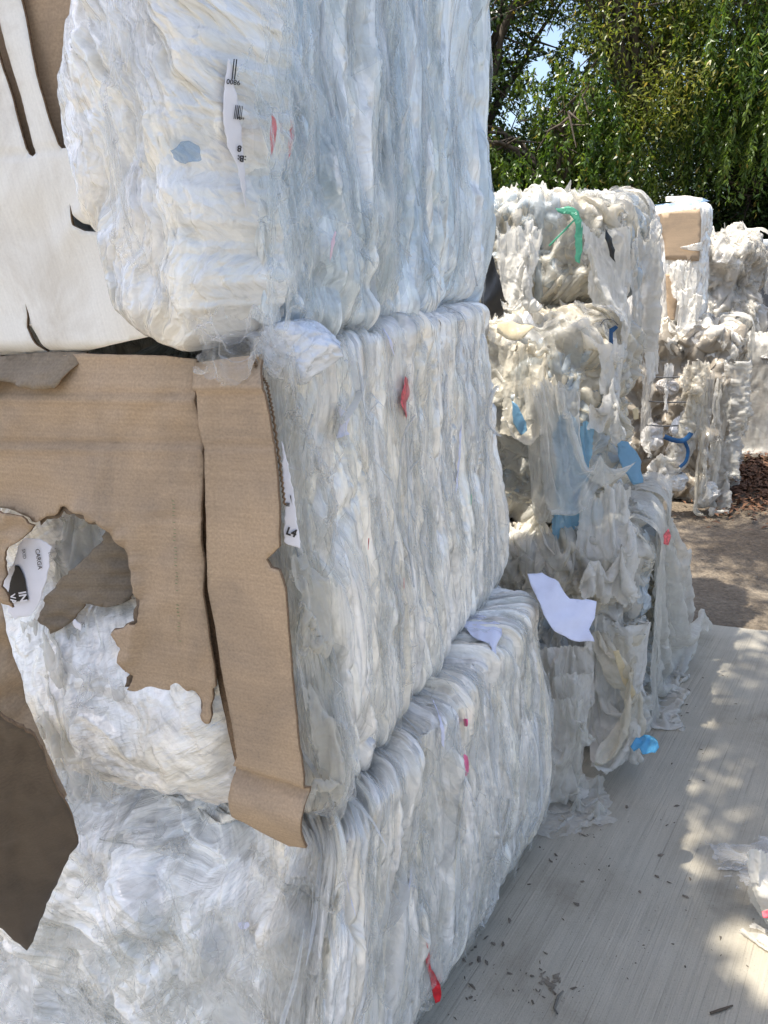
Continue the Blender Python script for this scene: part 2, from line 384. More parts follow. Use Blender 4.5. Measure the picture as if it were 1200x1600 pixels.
class Bale(Surf):
    """rounded, bulging block given by its eight corners: bottom ring then top ring,
    order near-left, near-right, far-right, far-left. s runs round the block, t up the side and over the top."""
    def __init__(self, bot, top, fine, res=.004, coarse=.03, rc=.10, rt=.08, rb=.05, seed=1):
        self.bot = np.array(bot, float); self.top = np.array(top, float); self.seed = seed
        B = (self.bot + self.top) / 2
        edge = [np.linalg.norm(B[(i + 1) % 4] - B[i]) for i in range(4)]
        # columns start in the middle of the left side (hidden), run near face -> right face -> far face
        start = -edge[3] / 2
        tot = sum(edge)
        self.edge = edge
        # s = 0 at near-left corner, edge[0] at near-right corner
        s = [start]
        while s[-1] < start + tot:
            x = s[-1]
            s.append(x + (res if fine[0] <= x <= fine[1] else coarse))
        s = np.array(s); s = start + (s - start) * tot / (s[-1] - start)
        self.s = s
        H = np.linalg.norm(self.top.mean(0) - self.bot.mean(0)); self.H = H
        capd = min(edge[0], edge[1]) * .5
        t = [0.0]
        lim = fine[2] if len(fine) > 2 else H + .3
        lo = fine[3] if len(fine) > 3 else 0
        while t[-1] < H + capd:
            t.append(t[-1] + (res if lo <= t[-1] < lim else coarse))
        self.t = np.array(t)
        S, T = np.meshgrid(s, self.t)
        # perimeter point -> unit square
        cum = np.concatenate([[0], np.cumsum(edge)])
        Sw = np.mod(S, tot)
        a = np.zeros_like(S); b = np.zeros_like(S)
        cs = [(-1, -1), (1, -1), (1, 1), (-1, 1)]
        for i in range(4):
            m = (Sw >= cum[i]) & (Sw <= cum[i + 1]); k = (Sw - cum[i]) / edge[i]
            p, q = cs[i], cs[(i + 1) % 4]
            a = np.where(m, p[0] + (q[0] - p[0]) * k, a); b = np.where(m, p[1] + (q[1] - p[1]) * k, b)
        # round the vertical corners
        ra, rb_ = rc / (edge[0] / 2), rc / (edge[1] / 2)
        def rnd(a, b):
            xa = np.abs(a) - (1 - ra); xb = np.abs(b) - (1 - rb_)
            m = (xa > 0) & (xb > 0)
            u = xa / ra; v = xb / rb_
            l = np.sqrt(u * u + v * v) + 1e-9; mxv = np.maximum(u, v)
            k = mxv / l
            return np.where(m, np.sign(a) * (1 - ra + u * k * ra), a), np.where(m, np.sign(b) * (1 - rb_ + v * k * rb_), b)
        a, b = rnd(a, b)
        # profile
        inset = np.zeros_like(T); hh = T.copy()
        m = T < rb; th = T / rb * math.pi / 2
        inset = np.where(m, rb * (1 - np.sin(th)) * .8, inset)
        tt = T - (H - rt); arc = rt * math.pi / 2
        th = np.clip(tt / arc, 0, 1) * math.pi / 2
        inset = np.where(tt > 0, rt * (1 - np.cos(th)), inset)
        hh = np.where(tt > 0, H - rt + rt * np.sin(th), hh)
        over = np.clip(tt - arc, 0, None)
        inset = inset + over
        sc = np.clip(1 - inset / capd, 0, 1)
        a, b = a * sc, b * sc
        h = (hh / H)[..., None]
        def bil(Q):
            A = a[..., None]; Bq = b[..., None]
            return ((1 - A) * (1 - Bq) * Q[0] + (1 + A) * (1 - Bq) * Q[1] + (1 + A) * (1 + Bq) * Q[2] + (1 - A) * (1 + Bq) * Q[3]) / 4
        P = bil(self.bot) * (1 - h) + bil(self.top) * h
        self.S, self.T, self.P0 = S, T, P
        n = grid_normals(P)
        n[-1] = (0, 0, 1); n[-2] = (0, 0, 1)
        # smooth the normals round the corners a little
        for _ in range(3):
            n[1:-1, 1:-1] = (n[1:-1, 1:-1] * 2 + n[2:, 1:-1] + n[:-2, 1:-1] + n[1:-1, 2:] + n[1:-1, :-2]) / 6
        n /= np.linalg.norm(n, axis=-1, keepdims=True) + 1e-9
        self.N = n
        self.damp = 1 - sstep(H + capd * .75, H + capd, T)

    def displace(self, D, Dv=None):
        P = self.P0 + self.N * (D * self.damp)[..., None]
        return self.setP(P if Dv is None else P + Dv)

    def build(self, name, mat, parent, tint, flow=None):
        uv = np.stack([self.S, self.T], -1)
        if flow is not None: uv = flow
        nr, nc = self.S.shape
        return part(name, self.P, mat, parent, quads=gridq(nr, nc), uv=uv.reshape(-1, 2), tint=tint.reshape(-1, 3))

    def sample(self, s, t):
        c = np.interp(s, self.s, np.arange(len(self.s))); r = np.interp(t, self.t, np.arange(len(self.t)))
        c0 = np.clip(c.astype(int), 0, len(self.s) - 2); r0 = np.clip(r.astype(int), 0, len(self.t) - 2)
        fc = (c - c0)[..., None]; fr = (r - r0)[..., None]
        def g(A): return (A[r0, c0] * (1 - fc) + A[r0, c0 + 1] * fc) * (1 - fr) + (A[r0 + 1, c0] * (1 - fc) + A[r0 + 1, c0 + 1] * fc) * fr
        return g(self.P), g(self.N)

    def st_at(self, px, py):
        """surface coordinates of the nearest visible grid point to a pixel"""
        d = (self.pr[self.vis, 0] - px) ** 2 + (self.pr[self.vis, 1] - py) ** 2
        k = np.argsort(d)[:6]; j = self.vis[k[np.argmin(self.pr[self.vis[k], 2])]]
        return self.S.ravel()[j], self.T.ravel()[j]

def tints(cid, cols, amt=1.0):
    cols = np.array(cols, float)
    return cols[np.clip((cid * len(cols)).astype(int), 0, len(cols) - 1)]

WHITES = [(.76, .76, .75), (.80, .80, .78), (.68, .69, .69), (.74, .75, .77), (.78, .76, .71), (.62, .63, .62), (.82, .82, .81), (.70, .72, .75), (.72, .70, .65)]
WHITES = [(min(.93, a * 1.18), min(.92, b * 1.14), min(.90, c * 1.08)) for a, b, c in WHITES]
CREAMS = [(.78, .75, .68), (.76, .73, .67), (.72, .67, .57), (.78, .76, .72), (.68, .65, .59), (.75, .68, .54), (.66, .64, .60), (.78, .77, .75)]

def pleat(S, T, seed, w=1.0, big=.022, mid=.011, fin=.004, lo=.03, tl=1.0):
    """compressed film edges: spindle shaped folds running along t"""
    s = S + .011 * fbm(S * 5, T * 2.2, seed, 3) + .004 * perlin(S * 30, T * 9, seed + 5)
    t = T + .06 * fbm(S * 9, T * 3, seed + 9, 2)
    p1, c1 = pillow(s / (.075 * w), t / (.50 * tl), seed + 1, 4.0)
    p2, c2 = pillow(s / (.028 * w), t / (.26 * tl), seed + 2, 4.0)
    p3, c3 = pillow(s / (.0105 * w), t / (.13 * tl), seed + 3, 2.5)
    # pressed layers: long slivers of film, each tilted its own way and ending in a sharp step
    fa = facets(s / (.055 * w), t / (.50 * tl), seed + 12, .10); fb = facets(s / (.024 * w), t / (.24 * tl), seed + 13, .12); fc = facets(s / (.011 * w), t / (.10 * tl), seed + 14, .2)
    d = lo * fbm(S * 2.2, T * 1.6, seed + 4, 3) + .7 * big * p1 + .6 * mid * p2 + .5 * fin * p3 + 1.1 * big * fa + .95 * mid * fb + 1.1 * fin * fc + .004 * fbm(s * 40, t * 6, seed + 6, 3)
    # gaps between the layers, narrow and deep
    for (ga, gb, sw, dp, sd_) in ((.060, .42, .07, .030, 20), (.026, .22, .10, .018, 21)):
        g1, g2, _g = worley(s / (ga * w), t / (gb * tl), seed + sd_)
        d = d - dp * np.exp(-((g2 - g1) / sw) ** 2) * sstep(-.15, .35, perlin(s / (ga * w) * .6, t / (gb * tl) * 1.3, seed + sd_ + 5))
    # random proud or sunk folds
    d = d + mid * 1.2 * (c2 - .5) * p2 + big * .8 * (c1 - .5) * p1
    return d, c1, c2, c3

def crumple(S, T, seed, a=1.0, sc=1.0):
    """loose bags and sheets: soft folds in every direction"""
    s = S / sc + .07 * fbm(S * 4 / sc, T * 4 / sc, seed, 3); t = T / sc + .07 * fbm(S * 4 / sc + 31, T * 4 / sc, seed + 1, 3)
    p1, c1 = pillow(s / .17, t / .24, seed + 2, 2.2)
    s2 = s + .03 * fbm(s * 9, t * 9, seed + 3, 2); t2 = t + .03 * fbm(s * 9 + 11, t * 9, seed + 4, 2)
    p2, c2 = pillow(s2 / .055, t2 / .10, seed + 5, 2.6)
    rg = ridged(s2 * 7, t2 * 4.5, seed + 6, 4)
    rg2 = ridged(s2 * 24, t2 * 14, seed + 8, 3)
    f1 = facets(s2 / .085, t2 / .13, seed + 6); f2 = facets(s2 / .034, t2 / .055, seed + 8); f3 = facets(s / .19, t / .26, seed + 10)
    rg = ridged(s2 * 6, t2 * 4, seed + 12, 3)
    d = a * sc * (.042 * p1 + .008 * p2 + .075 * f3 + .050 * f1 + .020 * f2 + .012 * rg + .05 * fbm(S * 1.8, T * 1.8, seed + 7, 3) + .13 * (c1 - .5) * p1 + .02 * (c2 - .5) * p2)
    return d, c1, c2

def ribbons(bale, name, n, srange, trange, parent, mat, seed, width=(.006, .03), length=(.08, .35), lift=.012, along=True, sag=0.0):
    """loose film strips lying on, and lifting off, a bale's face; one mesh"""
    r = np.random.default_rng(seed)
    M_, K = 14, 3
    s0 = r.uniform(*srange, n); t0 = r.uniform(*trange, n)
    Ln = r.uniform(*length, n) * np.where(r.random(n) < .2, 1.6, 1); w = r.uniform(*width, n)
    ang = r.normal(0, .10 if along else .9, n)
    u = np.linspace(-.5, .5, M_)[None, :, None]; v = np.linspace(-1, 1, K)[None, None, :]
    taper = np.clip(np.cos(u * math.pi) ** .5, .12, 1)
    ph = r.uniform(0, 6.28, n)[:, None, None]; fr = r.uniform(3, 9, n)[:, None, None]
    wig = .25 * w[:, None, None] * np.sin(u * fr * 2 + ph) + .012 * np.sin(u * 3 + ph * 2)
    ss = s0[:, None, None] + np.sin(ang)[:, None, None] * u * Ln[:, None, None] + wig + v * w[:, None, None] * .5 * taper
    tt = t0[:, None, None] + np.cos(ang)[:, None, None] * u * Ln[:, None, None] + 0 * v
    P, Nn = bale.sample(ss, np.clip(tt, .0, None))
    # smooth along the ribbon so it bridges the folds
    for _ in range(2): P[:, 1:-1] = (P[:, 1:-1] + P[:, 2:] + P[:, :-2]) / 3
    curl = r.normal(.3, .7, n)[:, None, None] * w[:, None, None] * (v ** 2) * .6
    end = r.uniform(0, 1, n)[:, None, None] ** 3 * lift * 2.5 * (2 * np.abs(u)) ** 3
    lf = .002 + r.uniform(0, lift, n)[:, None, None] * (.6 + .4 * np.sin(u * fr + ph)) + np.abs(curl) + end
    P = P + Nn * lf[..., None]
    P[..., 2] -= sag * end * 2
    q = (np.arange(n)[:, None, None] * (M_ * K) + gridq(M_, K)[None]).reshape(-1, 4)
    return part(name, P.reshape(-1, 3), mat, parent, quads=q, kind='stuff')

def veils(bale, name, n, srange, trange, parent, mat, seed, width=(.03, .14), length=(.15, .6), lift=.008, wr=.003, tilt=.12):
    """thin, part clear layers of film that bridge the folds of a bale's face; one mesh"""
    r = np.random.default_rng(seed)
    M_, K = 56, 13
    s0 = r.uniform(*srange, n)[:, None, None]; t0 = r.uniform(*trange, n)[:, None, None]
    Ln = r.uniform(*length, n)[:, None, None]; w = r.uniform(*width, n)[:, None, None]; ang = r.normal(0, tilt, n)[:, None, None]
    u = np.linspace(-.5, .5, M_)[None, :, None]; v = np.linspace(-1, 1, K)[None, None, :]
    k = np.arange(n)[:, None, None] * 7.3
    wl = .55 + .5 * fbm(u * 3 + k, k * 1.3 + 0 * u, seed, 3); wr_ = .55 + .5 * fbm(u * 3 + k + 50, k * 1.7 + 0 * u, seed + 1, 3)
    tap = np.clip(np.cos(u * math.pi), 0, 1) ** .4
    half = np.where(v < 0, wl, wr_) * w * .5 * np.clip(tap, .05, 1)
    ss = s0 + np.sin(ang) * u * Ln + v * half + .015 * np.sin(u * 5 + k)
    tt = t0 + np.cos(ang) * u * Ln + .01 * np.sin(v * 2 + k) + 0 * ss
    P, Nn = bale.sample(ss, np.clip(tt, .0, None))
    for _ in range(3):
        P[:, 1:-1] = (P[:, 1:-1] * 2 + P[:, 2:] + P[:, :-2]) / 4
        P[:, :, 1:-1] = (P[:, :, 1:-1] * 1 + P[:, :, 2:] + P[:, :, :-2]) / 3
    wv = wr * (ridged(ss * 45, tt * 7, seed + 3, 3) + .6 * perlin(ss * 110, tt * 14, seed + 4))
    edge = np.abs(v) ** 4 * r.uniform(-.004, .012, n)[:, None, None]
    endl = (2 * np.abs(u)) ** 4 * r.uniform(-.004, .016, n)[:, None, None]
    lf = .004 + r.uniform(0, lift, n)[:, None, None] + wv + edge + endl
    P = P + Nn * lf[..., None]
    q = (np.arange(n)[:, None, None] * (M_ * K) + gridq(M_, K)[None]).reshape(-1, 4)
    return part(name, P.reshape(-1, 3), mat, parent, quads=q, kind='stuff')

# ------------------------------------------------------------------ traced sheets (board, paper, scraps)
def inside(poly, P):
    x, y = P[:, 0], P[:, 1]; c = np.zeros(len(P), bool); n = len(poly)
    for i in range(n):
        x1, y1 = poly[i]; x2, y2 = poly[(i + 1) % n]
        if y1 == y2: continue
        m = ((y1 > y) != (y2 > y)) & (x < (x2 - x1) * (y - y1) / (y2 - y1) + x1); c ^= m
    return c

def rag(poly, amp, step, seed, rough=None):
    """subdivide an outline and make its edges ragged; rough = per-edge factors"""
    out = []; n = len(poly); k = 0
    for i in range(n):
        a = np.array(poly[i], float); b = np.array(poly[(i + 1) % n], float); L_ = np.linalg.norm(b - a)
        m = max(1, int(L_ / step)); f = 1 if rough is None else rough[i % len(rough)]
        nrm = np.array([-(b - a)[1], (b - a)[0]]) / (L_ + 1e-9)
        for j in range(m):
            p = a + (b - a) * j / m
            o = 0 if j == 0 else amp * f * (1.2 * float(perlin(np.array(k * .31), np.array(seed * 7.7), seed)) + .5 * float(perlin(np.array(k * 1.1), np.array(seed * 3.3), seed + 1)))
            out.append(p + nrm * o); k += 1
    return np.array(out)

def tri_poly(outer, holes=(), step=8.0):
    polys = [np.asarray(outer)] + [np.asarray(h) for h in holes]
    V = []; E = []
    for p in polys:
        b = len(V); V += [tuple(x) for x in p]; E += [(b + i, b + (i + 1) % len(p)) for i in range(len(p))]
    o = polys[0]; mn = o.min(0); mx = o.max(0)
    gx, gy = np.meshgrid(np.arange(mn[0], mx[0], step), np.arange(mn[1], mx[1], step))
    gx[1::2] += step / 2
    G = np.stack([gx.ravel(), gy.ravel()], -1)
    m = inside(o, G)
    for h in polys[1:]: m &= ~inside(h, G)
    G = G[m]
    # keep interior points off the outline
    allo = np.concatenate(polys)
    if len(G):
        keep = np.ones(len(G), bool)
        for i in range(0, len(G), 512):
            d = np.linalg.norm(G[i:i + 512, None] - allo[None], axis=-1).min(1); keep[i:i + 512] = d > step * .4
        G = G[keep]
    V += [tuple(g) for g in G]
    ov, oe, of, *_ = geometry.delaunay_2d_cdt([Vector(v) for v in V], E, [], 0, 1e-5)
    P = np.array([tuple(v) for v in ov]); F = np.array([f for f in of if len(f) == 3])
    cen = P[F].mean(1); m = inside(o, cen)
    for h in polys[1:]: m &= ~inside(h, cen)
    return P, F[m]

def slab(Pf, F, n_dir, thick):
    """give a triangulated skin a thickness; returns verts, tris, number of skin tris"""
    nv = len(Pf)
    V = np.concatenate([Pf, Pf - n_dir * thick])
    back = F[:, ::-1] + nv
    e = np.concatenate([F[:, [0, 1]], F[:, [1, 2]], F[:, [2, 0]]])
    key = np.sort(e, 1); _, inv, cnt = np.unique(key, axis=0, return_inverse=True, return_counts=True)
    bd = e[cnt[inv.ravel()] == 1]
    side = np.concatenate([np.stack([bd[:, 0], bd[:, 0] + nv, bd[:, 1] + nv], -1), np.stack([bd[:, 0], bd[:, 1] + nv, bd[:, 1]], -1)])
    return V, np.concatenate([F, back, side]), 2 * len(F)

def board(name, outer, holes, p0, nrm, parent, mats, thick=.005, deform=None, step=9., ragged=1.5, seed=1, rough=None, hole_rag=3., off=0.0, axis=(1, 0, 0), **props):
    """a sheet of board lying in the plane (p0, nrm), outlined in the picture"""
    nrm = np.asarray(nrm, float); nrm /= np.linalg.norm(nrm)
    o = rag(outer, ragged, 6, seed, rough); hs = [rag(h, hole_rag, 4, seed + 3) for h in holes]
    P2, F = tri_poly(o, hs, step)
    P3 = atplane(P2[:, 0], P2[:, 1], np.asarray(p0) + nrm * off, nrm)
    # orientation: face the camera
    a, b, c = P3[F[0]]
    if np.dot(np.cross(b - a, c - a), nrm) < 0: F = F[:, ::-1]
    ax = np.asarray(axis, float); ax = ax - nrm * (ax @ nrm); ax /= np.linalg.norm(ax); ay = np.cross(nrm, ax)
    uv = np.stack([P3 @ ax, P3 @ ay], -1)
    d = deform(P2, uv) if deform is not None else 0
    d = d + .0015 * fbm(uv[:, 0] * 9, uv[:, 1] * 9, seed + 40, 3)
    P3 = P3 + nrm * np.asarray(d)[:, None]
    V, T, ns = slab(P3, F, nrm, thick)
    ob = part(name, V, mats, parent, tris=T, uv=np.concatenate([uv, uv]), smooth=False, **props)
    if len(mats) > 1:
        mi = np.zeros(len(T), np.int32); mi[ns:] = 1
        ob.data.polygons.foreach_set('material_index', mi)
    return ob

def scrap(name, bale, poly, mat, parent, lift=.020, step=6., ragged=1.5, seed=1, crump=.002, thick=.0006, base=None, **props):
    """a scrap of paper or film pressed on a bale's surface"""
    o = rag(poly, ragged, 5, seed)
    P2, F = tri_poly(o, (), step)
    P3 = bale.onto(P2[:, 0], P2[:, 1], lift) if base is None else base(P2)
    # relax the skin
    nb = [[] for _ in P2]
    for a, b, c in F:
        nb[a] += [b, c]; nb[b] += [a, c]; nb[c] += [a, b]
    for _ in range(3):
        P3 = np.array([P3[i] * .4 + P3[nb[i]].mean(0) * .6 if nb[i] else P3[i] for i in range(len(P3))])
    vd = CP - P3; vd /= np.linalg.norm(vd, axis=1, keepdims=True)
    P3 = P3 + vd * (crump * ridged(P2[:, 0] / 22, P2[:, 1] / 30, seed + 3, 3))[:, None]
    a, b, c = P3[F[0]]
    if np.dot(np.cross(b - a, c - a), vd[0]) < 0: F = F[:, ::-1]
    V, T, ns = slab(P3, F, vd, thick)
    return part(name, V, mat, parent, tris=T, **props)

def tube(pts, r, sides=8, close=False):
    pts = np.asarray(pts, float); n = len(pts)
    rr = np.full(n, r) if np.isscalar(r) else np.asarray(r)
    t = np.gradient(pts, axis=0); t /= np.linalg.norm(t, axis=1, keepdims=True) + 1e-9
    up = np.array([0, 0, 1.0]); a = np.cross(t, up); bad = np.linalg.norm(a, axis=1) < .1
    a[bad] = np.cross(t[bad], [1.0, 0, 0]); a /= np.linalg.norm(a, axis=1, keepdims=True); b = np.cross(t, a)
    th = np.linspace(0, 2 * math.pi, sides, endpoint=False)
    V = pts[:, None] + rr[:, None, None] * (np.cos(th)[None, :, None] * a[:, None] + np.sin(th)[None, :, None] * b[:, None])
    return V.reshape(-1, 3), gridq(n, sides, True)

def joinm(parts):
    V = []; Q = []; k = 0
    for v, q in parts: V.append(v); Q.append(q + k); k += len(v)
    return np.concatenate(V), np.concatenate(Q)

def lump(a, b, rad, seed, fl=.7, pl=.10, nu=72, nv=56, cr=.5, fcs=.30):
    """a stuffed, wrinkled length of bag from a to b"""
    a = np.asarray(a, float); b = np.asarray(b, float); ax = b - a; L_ = np.linalg.norm(ax); ax /= L_
    to = CP - (a + b) / 2; to -= ax * (to @ ax); to /= np.linalg.norm(to); sd = np.cross(ax, to)
    v = np.linspace(0, 1, nv)[:, None]; th = np.linspace(0, 2 * math.pi, nu, endpoint=False)[None, :]
    pr = np.sin(v * math.pi) ** .55 * (1 + .25 * perlin(v * 3.1 + seed, v * 0 + seed * 1.7, seed))
    x = np.cos(th) * 1.0; y = np.sin(th)
    w = fbm(x * 2.2 + seed, y * 2.2 + v * 1.2, seed, 3); rg = ridged(x * 3.5 + v * 1.5 + seed, y * 3.5 + v * 3.0, seed + 2, 4)
    sx = th * rad / .035; sv = v * L_ / .05
    sx = sx + .5 * fbm(x * 2 + seed, v * 4, seed + 6, 2); sv = sv + .5 * fbm(y * 2 + seed, v * 4, seed + 7, 2)
    fc = facets(sx + 0 * sv, sv + 0 * sx, seed + 8) + .45 * facets(sx * 2.3 + 0 * sv, sv * 2.0 + 0 * sx, seed + 9)
    big = fbm(x * 1.1 + seed * 2, y * 1.1 + v * 2.2, seed + 11, 2)
    f = 1 + pl * 1.4 * big + pl * .6 * w + pl * cr * .5 * rg + fcs * fc * min(1.0, .03 / rad + .4)
    bend = .18 * perlin(v * 1.7 + seed * 3, v * 0 + 5.5, seed + 4)
    P = a + ax * (v * L_)[..., None] + (sd * (x * pr * rad * f + bend * rad * 2)[..., None] + to * (y * pr * rad * fl * f)[..., None])
    uv = np.stack([th * rad + 0 * v, v * L_ + 0 * th], -1)
    return P.reshape(-1, 3), gridq(nv, nu, True), uv.reshape(-1, 2)

# ------------------------------------------------------------------ a small cloth solver for loose film
def cloth(nx, ny, P, rest, steps=160, iters=5, pins=None, boxes=(), grav=9.8, damp=.985, ground=0.0, stiff_shear=.6, bend=.25, dt=1 / 60., fr=.5, wind=None, pad=.006):
    """P: ny x nx x 3 start positions; rest=(dx,dy) rest lengths (longer than the start spacing makes it buckle)"""
    P = P.copy(); Q = P.copy()
    pm = np.zeros((ny, nx, 1)) if pins is None else pins.astype(float)[..., None]
    fixed = P.copy(); wgt = 1 - pm
    dx, dy = rest; dd = math.hypot(dx, dy)
    sets = []
    def S(sl_a, sl_b, l, k): sets.append((sl_a, sl_b, l, k))
    for o in (0, 1):
        S((slice(None), slice(o, nx - 1, 2)), (slice(None), slice(o + 1, nx, 2)), dx, 1.0)
        S((slice(o, ny - 1, 2), slice(None)), (slice(o + 1, ny, 2), slice(None)), dy, 1.0)
    for o in (0, 1):
        S((slice(o, ny - 1, 2), slice(0, nx - 1)), (slice(o + 1, ny, 2), slice(1, nx)), dd, stiff_shear)
        S((slice(o, ny - 1, 2), slice(1, nx)), (slice(o + 1, ny, 2), slice(0, nx - 1)), dd, stiff_shear)
    for o in (0, 1, 2, 3):
        S((slice(None), slice(o, nx - 2, 4)), (slice(None), slice(o + 2, nx, 4)), 2 * dx, bend)
        S((slice(o, ny - 2, 4), slice(None)), (slice(o + 2, ny, 4), slice(None)), 2 * dy, bend)
    g = np.array([0, 0, -grav * dt * dt])
    for st in range(steps):
        vel = (P - Q) * damp; Q = P.copy()
        P = P + (vel + g + (wind * dt * dt if wind is not None else 0)) * wgt
        for _ in range(iters):
            for A, B, l, k in sets:
                pa, pb = P[A], P[B]
                m = min(pa.shape[0], pb.shape[0]), min(pa.shape[1], pb.shape[1])
                pa = pa[:m[0], :m[1]]; pb = pb[:m[0], :m[1]]
                wa, wb = wgt[A][:m[0], :m[1]], wgt[B][:m[0], :m[1]]
                d = pb - pa; L_ = np.linalg.norm(d, axis=-1, keepdims=True) + 1e-9
                c = d * ((L_ - l) / L_ * k) / (wa + wb + 1e-9)
                if k < 1 and abs(l - 2 * dx) < 1e-9 or abs(l - 2 * dy) < 1e-9: c = np.where(L_ < l, c, 0)
                P[A][:m[0], :m[1]] += c * wa; P[B][:m[0], :m[1]] -= c * wb
            for (cen, ax, half, rad) in boxes:
                lc = (P - cen) @ ax.T
                q = np.clip(lc, -half, half); dv = lc - q; dist = np.linalg.norm(dv, axis=-1, keepdims=True)
                ins = (dist[..., 0] < rad + pad)
                if ins.any():
                    deep = dist[..., 0] < 1e-6
                    nrm = dv / (dist + 1e-9)
                    pen = half - np.abs(lc); k_ = np.argmin(pen, -1)
                    alt = np.zeros_like(lc); np.put_along_axis(alt, k_[..., None], np.sign(np.take_along_axis(lc, k_[..., None], -1)), -1)
                    tgt = np.where(deep[..., None], lc + alt * (np.take_along_axis(pen, k_[..., None], -1) + rad + pad), q + nrm * (rad + pad))
                    new = tgt @ ax + cen
                    m_ = ins[..., None] * wgt
                    P = P * (1 - m_) + new * m_
                    Q = Q * (1 - m_ * fr) + (P) * (m_ * fr)
            lowm = P[..., 2] < ground + .003
            P[..., 2] = np.where(lowm, ground + .003, P[..., 2]); Q[lowm] = Q[lowm] * .4 + P[lowm] * .6
            P = P * wgt + fixed * pm
    return P

def smooth_up(P, k=2):
    """bicubic-ish refinement of a cloth grid"""
    for _ in range(k):
        ny, nx, _c = P.shape
        R = np.zeros((ny * 2 - 1, nx * 2 - 1, 3)); R[::2, ::2] = P
        e = np.pad(P, ((0, 0), (1, 1), (0, 0)), mode='reflect', reflect_type='odd')
        R[::2, 1::2] = (9 * (e[:, 1:-2] + e[:, 2:-1]) - e[:, :-3] - e[:, 3:]) / 16
        e = np.pad(R[::2], ((1, 1), (0, 0), (0, 0)), mode='reflect', reflect_type='odd')
        R[1::2] = (9 * (e[1:-2] + e[2:-1]) - e[:-3] - e[3:]) / 16
        P = R
    return P

def cloth_part(name, P, mat, parent, ragged=.0, seed=1, relief=.010, **props):
    P = smooth_up(P, 1)
    ny, nx, _ = P.shape
    Nn = grid_normals(P)
    gy, gx = np.mgrid[0:ny, 0:nx]
    ws = np.linalg.norm(P[:, 1:] - P[:, :-1], axis=-1).mean()          # spacing in metres
    X_ = gx * ws + .02 * fbm(gx * ws * 14, gy * ws * 14, seed + 21, 2); Y_ = gy * ws + .02 * fbm(gx * ws * 14 + 7, gy * ws * 14, seed + 22, 2)
    rl = facets(X_ / .050, Y_ / .075, seed + 23) * 1.3 + .5 * facets(X_ / .022, Y_ / .03, seed + 24) + .8 * fbm(X_ * 12, Y_ * 9, seed + 25, 2)
    P = P + Nn * (relief * rl)[..., None]
    q = gridq(ny, nx)
    if ragged:
        c = np.stack([(gx[:-1, :-1] + .5) / (nx - 1), (gy[:-1, :-1] + .5) / (ny - 1)], -1).reshape(-1, 2)
        e = np.minimum(np.minimum(c[:, 0], 1 - c[:, 0]), np.minimum(c[:, 1], 1 - c[:, 1]))
        keep = e > ragged * (.5 + fbm(c[:, 0] * 5, c[:, 1] * 5, seed + 9, 4))
        q = q[keep]
    return part(name, P, mat, parent, quads=q, **props)
M['pinkish'] = plain_mat('pale_pink_film', (.66, .50, .56), rough=.3, noise=.1)
M['redfaint'] = plain_mat('red_print_film', (.58, .10, .12), rough=.3, noise=.6, scale=90)
M['sheet_blue2'] = sheet_mat('film_pale_blue', (.38, .55, .75), opac=.12, trans=.2, rough=.2, bump=.4, scale=60)
M['grey_ink'] = plain_mat('faded_ink', (.22, .22, .24), rough=.5, noise=.2)
M['green_ink'] = plain_mat('green_ink', (.16, .24, .10), rough=.6, noise=.2)
M['card_grey'] = card_mat('grey_board', (.25, .20, .145), stain=.6, sc=(.13, .11, .09))
M['bundle'] = film_mat('film_bundle', rough=.16, streak=(80, 24), bump=.9, sss=.08, dirt=.14, dist=.009, clear=.7, fac=((75, 34, 1), .9), fac2=((28, 14, 1), .8))
M['veil'] = sheet_mat('film_veil', (.84, .84, .82), opac=.03, trans=.15, rough=.10, bump=.5, scale=60, edge=.55)
M['veil_blue'] = sheet_mat('film_veil_blue', (.80, .84, .86), opac=.04, trans=.15, rough=.10, bump=.5, scale=50, edge=.55)
M['sheet_skyblue'] = sheet_mat('film_sky_blue', (.12, .42, .66), opac=.7, trans=.35, rough=.2, bump=.4, scale=60)
M['sheet_cream2'] = sheet_mat('film_offwhite', (.76, .71, .60), opac=.62, trans=.4, rough=.22, bump=.5, scale=45)
M['rag_white'] = sheet_mat('film_rag_white', (.84, .80, .72), opac=.80, trans=.35, rough=.22, bump=.5, scale=45, edge=.3)
M['rag_cream'] = sheet_mat('film_rag_cream', (.83, .765, .63), opac=.78, trans=.35, rough=.24, bump=.5, scale=45, edge=.3)
M['rag_grey'] = sheet_mat('film_rag_grey', (.70, .67, .61), opac=.72, trans=.35, rough=.22, bump=.5, scale=45, edge=.3)
M['rag_dirty_shade'] = sheet_mat('film_rag_dirty_shade', (.42, .37, .30), opac=.78, trans=.3, rough=.3, bump=.5, scale=45, edge=.3)  # dirty film tone, pulled darker for the shade on the far bales
M['crinkle'] = film_mat('film_crinkle', rough=.16, streak=(45, 38), bump=.9, sss=.06, dirt=.25, dist=.012, clear=.75, fac=((60, 55, 1), 1.0), fac2=((24, 20, 1), 1.2))

